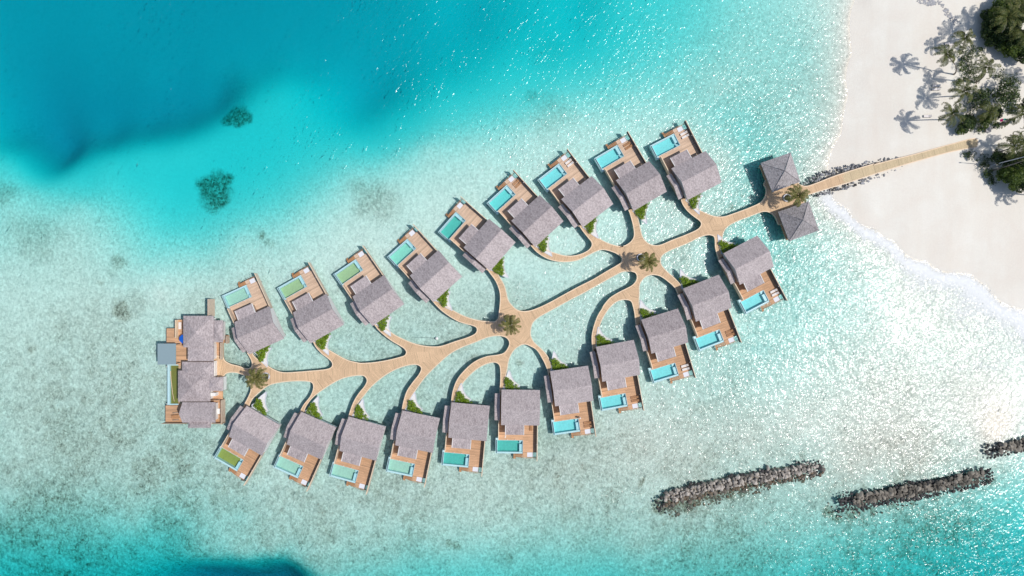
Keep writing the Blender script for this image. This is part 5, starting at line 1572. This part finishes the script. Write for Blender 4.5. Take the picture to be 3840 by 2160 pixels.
# rubble cores so no water shows between the boulders
for nm, Ln, hw, lb in (('bw1', L1, (-1.9, 1.5), 'left'), ('bw2', L2, (-1.9, 1.7), 'middle'), ('bw3', L3, (-1.6, 1.5), 'right-edge')):
    mb_ = MB()
    prev = None
    for i, p in enumerate(Ln):
        d_ = (Ln[min(i + 1, len(Ln) - 1)] - Ln[max(i - 1, 0)]); d_ = d_ / np.linalg.norm(d_); nn = np.array([-d_[1], d_[0]])
        e_ = .35 if i in (0, len(Ln) - 1) else 1.0
        if i == 0: p = p + d_ * 1.2
        if i == len(Ln) - 1: p = p - d_ * 1.2
        hw0, hw1 = hw[0] * e_ + .3, hw[1] * e_ - .3
        ringp = [(*(p + nn * (hw0 - .5)), -1.4), (*(p + nn * (hw0 + .4)), .0), (*(p + nn * (hw1 - .4)), .05), (*(p + nn * (hw1 + .5)), -1.4)]
        mb_.v += ringp
        if i:
            k_ = (i - 1) * 4
            for q in range(3): mb_.f.append((k_ + q, k_ + q + 1, k_ + q + 5, k_ + q + 4))
    mb_.f.append((0, 1, 2, 3)); k_ = (len(Ln) - 1) * 4; mb_.f.append((k_ + 3, k_ + 2, k_ + 1, k_))
    tag(mb_.build('breakwater_core', M_ROCKD if nm == 'bw1' else M_ROCKW), 'packed rubble mound under the boulders of the %s breakwater' % lb, 'breakwater', None, 'stuff')

# ------------------------------------------------------------------ beach palms
PG = 'palms on the beach'
palm('palm leaning from the grove towards the water, with the longest trunk shadow', (3575, 281), (3546, 205), 8.4, None, False, 0, 1.0, .2, PG)
palm('thin yellowish palm between the leaning palm and the big upper tree clump', (3612, 147), (3615, 145), 5.9, None, False, 1, .85, 1.4, PG)
palm('tall palm with a full green crown right of the sparse bushes', (3655, 312), (3694, 254), 10.6, None, False, 2, .95, 2.2, PG)
palm('palm with brown drooping fronds over the sparse bushes, left of the big round tree', (3602, 362), (3611, 343), 7.4, None, False, 3, 1.0, .6, PG)
palm('palm with curved yellow-green fronds at the lower left corner of the grove', (3554, 451), (3568, 426), 9.0, None, False, 1, .95, 3.3, PG)
palm('dense dark palm beside the lower trees of the grove, left of the curved trunk', (3695, 436), (3709, 420), 6.0, None, False, 2, .95, 5.0, PG)
palm('tall palm with golden fronds rising out of the upper right tree clump', (3724, 149), (3774, 68), 10.5, None, False, 3, 1.15, 1.9, PG)
palm('palm whose curved trunk leans right out of the small shrubs near the right edge', (3737, 472), (3832, 430), 7.5, None, False, 0, .95, 2.5, PG)
palm('palm with a dark curved trunk just right of the end of the causeway', (3741, 572), (3799, 549), 7.4, None, False, 1, 1.05, 4.4, PG)
palm('palm at the right edge whose shadow falls beside the end of the causeway', (3815, 548), (3838, 531), 6.2, None, False, 2, 1.0, .9, PG)
palm('palm with a long bare pale trunk leaning across the lower right tree clump', (3718, 640), (3868, 592), 8.6, None, False, 3, .9, 2.9, PG)
palm('palm at the right edge leaning in above the upper tree clump', (3842, 205), (3862, 60), 9.5, None, False, 0, 1.1, 5.3, PG)
palm('palm just beyond the right edge casting its shadow on the sand below the upper clump', (3858, 290), (3965, 262), 8.2, None, False, 1, 1.0, 1.1, PG)
palm('palm just beyond the right edge casting its shadow below the lower tree clump', (3880, 735), (3968, 712), 10.0, None, False, 2, 1.0, .1, PG)
palm('palm inside the upper tree clump touching the top edge', (3790, 60), (3815, 20), 9.0, None, False, 3, 1.0, 3.9, PG)
palm('small palm crown low in the upper clump over the right edge', (3800, 150), (3838, 128), 8.0, None, False, 1, .9, 2.0, PG)


def broadleaf(label, px, r_px, h, dens=1.0, m=M_LEAF, seed=0, group='broadleaf trees of the grove'):
    rr = random.Random(seed)
    k = 1 - (h * .75) / H
    p = W(px[0], px[1], h * .75); gz = ground_z(p.x, p.y)
    R = r_px * 1.12 / S
    root = thing('broadleaf_tree', label, 'tree', (p.x, p.y, gz), 0, group)
    lobes = [(0, 0, h * .72, R * .62)]
    nl = 9
    for i in range(nl):
        a = 2 * PI * i / nl + rr.uniform(-.3, .3); d_ = R * rr.uniform(.42, .74)
        lobes.append((d_ * math.cos(a), d_ * math.sin(a), h * rr.uniform(.48, .72), R * rr.uniform(.26, .42)))
    for i in range(5):
        a = rr.uniform(0, 6.28); d_ = R * rr.uniform(.1, .5)
        lobes.append((d_ * math.cos(a), d_ * math.sin(a), h * rr.uniform(.72, .92), R * rr.uniform(.2, .34)))
    mb_ = MB()
    for (x, y, z, r_) in lobes:
        leaf_cluster(mb_, (x, y, z), r_, int(170 * dens * r_ * r_), .2, .75)
    link('crown', mesh_from('crown', mb_.v, mb_.f, m), root)
    t_ = MB(); t_.tube([(0, 0, -.3), (.1, .05, h * .3), (0, 0, h * .62)], [R * .07 + .08, R * .055 + .06, .06], 8)
    for (x, y, z, r_) in lobes[1:7]:
        t_.tube([(.1, .05, h * .3), (x * .5, y * .5, h * .45), (x, y, z)], [.1, .07, .03], 6)
    t_.build('trunk', M_BARK, root)
    return root


BL = [
 ((3718, 84), 36, 3.4, 1.1, M_LEAF, 'dark round tree at the left side of the upper clump'),
 ((3762, 28), 46, 4.6, 1.1, M_LEAF2, 'green tree at the top edge, upper left of the upper clump'),
 ((3822, 50), 48, 6.5, 1.0, M_LEAF, 'large dark tree in the top right corner'),
 ((3775, 110), 42, 5.8, 1.1, M_LEAF, 'dark tree in the centre of the upper clump beneath the golden palm'),
 ((3696, 120), 30, 2.6, 1.1, M_LEAF, 'dark low tree forming the left tip of the upper clump'),
 ((3702, 160), 24, 2.4, 1.0, M_LEAF, 'small dark tree at the lower left tip of the upper clump'),
 ((3686, 66), 24, 2.2, 1.0, M_LEAF, 'low dark tree at the far upper left corner of the upper clump'),
 ((3786, 186), 42, 4.0, 1.15, M_LEAF2, 'bright green round tree at the bottom of the upper clump'),
 ((3836, 150), 40, 6.0, 1.1, M_LEAF, 'dark tree on the right edge in the upper clump'),
 ((3834, 205), 34, 5.0, 1.1, M_LEAF, 'dark tree at the lower right corner of the upper clump'),
 ((3735, 55), 38, 3.9, 1.1, M_LEAF2, 'green tree at the upper left of the upper clump, left of the golden palm crown'),
 ((3738, 128), 34, 3.6, 1.1, M_LEAF, 'dark tree in the upper clump right beside the curved trunk'),
 ((3748, 172), 28, 3.0, 1.1, M_LEAF, 'dark low tree at the bottom edge of the upper clump'),
 ((3808, 152), 40, 5.6, 1.1, M_LEAF, 'dark tree in the lower middle of the upper clump'),
 ((3795, 20), 40, 5.6, 1.1, M_LEAF2, 'green tree on the top edge in the middle of the upper clump'),
 ((3765, 352), 54, 5.5, .42, M_LEAF, 'big round loose-leaved tree in the middle of the grove'),
 ((3672, 372), 42, 4.0, .32, M_LEAF, 'thin dark tree left of the big round loose-leaved tree'),
 ((3625, 462), 34, 4.2, .95, M_LEAF, 'dark tree under the yellow-green palm at the lower left of the grove'),
 ((3600, 488), 22, 2.6, .8, M_LEAF2, 'small bright tree at the bottom left tip of the grove'),
 ((3690, 452), 26, 3.8, 1.0, M_LEAF2, 'small green tree under the dense dark palm'),
 ((3725, 425), 26, 4.2, .9, M_LEAF, 'dark tree right of the dense dark palm'),
 ((3800, 668), 48, 6.0, 1.1, M_LEAF2, 'large green tree in the middle of the lower right clump'),
 ((3838, 690), 42, 6.0, 1.1, M_LEAF, 'dark tree at the bottom of the lower right clump'),
 ((3760, 652), 32, 4.5, .9, M_LEAF2, 'green tree at the left side of the lower right clump'),
 ((3735, 592), 28, 4.0, .75, M_LEAF, 'dark tree at the end of the causeway, above the bare leaning trunk'),
 ((3778, 598), 30, 4.5, .9, M_LEAF, 'dark tree between the curved-trunk palm and the bare leaning trunk'),
 ((3828, 610), 38, 5.2, 1.0, M_LEAF, 'dark tree on the right edge above the large green tree'),
 ((3838, 400), 26, 4.5, .8, M_LEAF, 'dark brownish tree on the right edge beside the curved-trunk palm crown'),
]
for i, (px, r_, h, de, mt, lb) in enumerate(BL):
    broadleaf(lb, px, r_, h, de, mt, 100 + i)
SH = [((3618, 195), 24, .5, 'loose bush right of the leaning palm crown'), ((3662, 203), 18, .7, 'small bush above the tall full-crowned palm'), ((3605, 222), 22, .45, 'dark low bush below the leaning palm crown'),
      ((3640, 258), 22, .5, 'upright leafy bush left of the tall full-crowned palm'), ((3600, 262), 22, .35, 'sparse low bush near the foot of the leaning palm'), ((3618, 290), 24, .4, 'sparse bush just right of the leaning palm base'),
      ((3655, 300), 18, .3, 'thin low bush at the foot of the tall palm'), ((3590, 318), 22, .28, 'very sparse bush below the leaning palm base'), ((3640, 400), 26, .3, 'sparse low bush above the dark tree at the lower left of the grove'),
      ((3745, 290), 24, .35, 'thin bush at the upper edge of the big loose-leaved tree'), ((3790, 300), 22, .3, 'thin bush at the upper right edge of the big loose-leaved tree'), ((3785, 405), 24, .35, 'thin bush at the lower right of the big loose-leaved tree'),
      ((3728, 472), 13, .8, 'small round shrub at the foot of the curved trunk'), ((3752, 468), 11, .7, 'tiny shrub second in the line right of the curved trunk foot'), ((3772, 461), 13, .7, 'tiny shrub third in the line right of the curved trunk foot'), ((3792, 452), 12, .6, 'tiny shrub last in the line right of the curved trunk foot'),
      ((3672, 484), 18, .5, 'low shrub between the grove and the grey box near the causeway end'), ((3626, 580), 17, .7, 'small shrub standing alone below the end of the causeway'), ((3682, 612), 22, .5, 'dark low shrub below the palm shadow at the causeway end'), ((3700, 655), 16, .5, 'small shrub at the foot of the bare leaning trunk'),
      ((3716, 680), 16, .5, 'low shrub at the lower left tip of the lower clump'), ((3690, 640), 18, .35, 'sparse shrub left of the bare leaning trunk foot')]
for i, (px, r_, de, lb) in enumerate(SH):
    p = W(px[0], px[1], 1.5); gz = ground_z(p.x, p.y); R = r_ * 1.3 / S; de *= .8
    mb_ = MB(); rr = random.Random(300 + i)
    for q in range(13):
        a = rr.uniform(0, 6.28); d_ = R * rr.uniform(0, .95)
        r2_ = R * rr.uniform(.2, .42)
        leaf_cluster(mb_, (d_ * math.cos(a), d_ * math.sin(a), .45 + rr.uniform(0, .7)), r2_, int(120 * de * r2_ * r2_ + 14 * de), .17, .7)
    o = link('shrub', mesh_from('shrub', mb_.v, mb_.f, M_LEAF2 if i % 3 == 1 else M_LEAF), None, (p.x, p.y, gz))
    tag(o, lb, 'shrub', 'shrubs on the beach')

# beach furniture
def bl(px, lb, rz=0.0, m=None):
    p = W(px[0], px[1], 1.3); p.z = ground_z(p.x, p.y) + .02
    place(LB, 'b', p, rz, lb, 'dark-framed loungers on the beach')


bl((3494, 327), 'dark-framed white lounger in a palm shadow, upper one of the close pair on the sand')
bl((3493, 340), 'dark-framed white lounger in a palm shadow, lower one of the close pair on the sand')
bl((3462, 441), 'white lounger standing alone on the sand beside a long trunk shadow')
bl((3541, 170), 'left one of two dark loungers in palm shade near the grove top', .1)
bl((3556, 175), 'right one of two dark loungers in palm shade near the grove top', .1)
# desk and bench at the end of the causeway
dk_ = thing('reception_desk', 'grey box-shaped desk on the sand just above the causeway end', 'desk', W(3697, 489, 1.3), .05)
mb_ = MB(); mb_.box(-.6, .6, -.6, .6, 0, 1.0); mb_.build('body', simple('grey_desk', (0.25, 0.24, 0.24), .6, .1), dk_)
mb_ = MB(); mb_.box(-.66, .66, -.66, .66, 1.003, 1.06); mb_.build('top', simple('desk_top', (0.30, 0.29, 0.30), .5, .1), dk_)
wb = thing('white_bench', 'narrow white bench right beside the grey desk near the causeway end', 'bench', W(3707, 486, 1.3), -.2)
mb_ = MB(); mb_.box(-.2, .2, -.9, .9, .42, .48); mb_.build('seat', M_WHITE, wb)
for y in (-.7, .7):
    q = MB(); q.box(-.17, .17, y - .05, y + .05, 0, .42); q.build('leg', M_WHITE, wb)
# tall pole with its thin shadow
lp0 = W(3712, 621, 1.0); lp0.z = ground_z(lp0.x, lp0.y)
lpo = thing('lamp_pole', 'very tall thin grey pole beside the bare leaning palm trunk', 'pole', lp0)
mb_ = MB(); mb_.tube([(0, 0, -.2), (0, 0, 7), (0, 0, 13.5)], [.11, .09, .06], 8); mb_.build('mast', M_BED, lpo)
mb_ = MB(); mb_.box(-.3, .3, -.12, .12, 13.5, 13.62); mb_.build('lamp_head', M_WHITE, lpo)
# pink and teal towels on the sand
pk = W(3753, 452, 1.2); pk.z = ground_z(pk.x, pk.y) + .01
mb_ = MB(); mb_.box(-.35, .35, -.3, .3, .003, .16); mb_.box(-.2, .25, -.2, .2, .16, .3)
o = mb_.build('towel', simple('pink_cloth', (0.75, 0.05, 0.28), .8, .1)); o.location = pk; o.rotation_euler = (0, 0, .4)
tag(o, 'crumpled bright pink cloth on the sand by the curved palm trunk', 'cloth')
mb_ = MB(); mb_.box(-.35, .35, -.18, .18, .003, .12); mb_.box(-.25, .2, -.1, .12, .12, .2)
o = mb_.build('towel', simple('teal_cloth', (0.03, 0.35, 0.33), .8, .1)); o.location = pk + Vector((.75, .25, 0)); o.rotation_euler = (0, 0, .3)
tag(o, 'crumpled teal cloth right beside the pink cloth on the sand', 'cloth')

# washed-up coral rubble at the top of the beach
mb_ = MB()
rr = random.Random(5)
trail = [(3455, 2, 16, 60), (3480, 8, 20, 110), (3495, 14, 14, 60), (3520, 12, 10, 16), (3532, 24, 8, 16), (3545, 40, 10, 30), (3550, 55, 12, 26), (3562, 62, 14, 34), (3575, 78, 14, 40), (3585, 90, 14, 40)]
for (x, y, r_, n_) in trail:
    for q in range(n_):
        a = rr.uniform(0, 6.28); d_ = r_ * math.sqrt(rr.random())
        p = W(x + d_ * math.cos(a), y + d_ * math.sin(a) * .8, 1.0); gz = ground_z(p.x, p.y)
        s_ = rr.uniform(.06, .2) * (.6 if y > 70 else 1)
        vv, ff_ = ico_small
        mb_.add([(p.x + v_[0] * s_ * 1.5, p.y + v_[1] * s_, gz + .03 + v_[2] * s_ * .6) for v_ in vv], ff_)
tag(mb_.build('beach_rubble', M_ROCKG), 'scattered dark coral pieces trailing down the sand from the top edge', 'rubble', None, 'stuff')
bpy.context.view_layer.update()
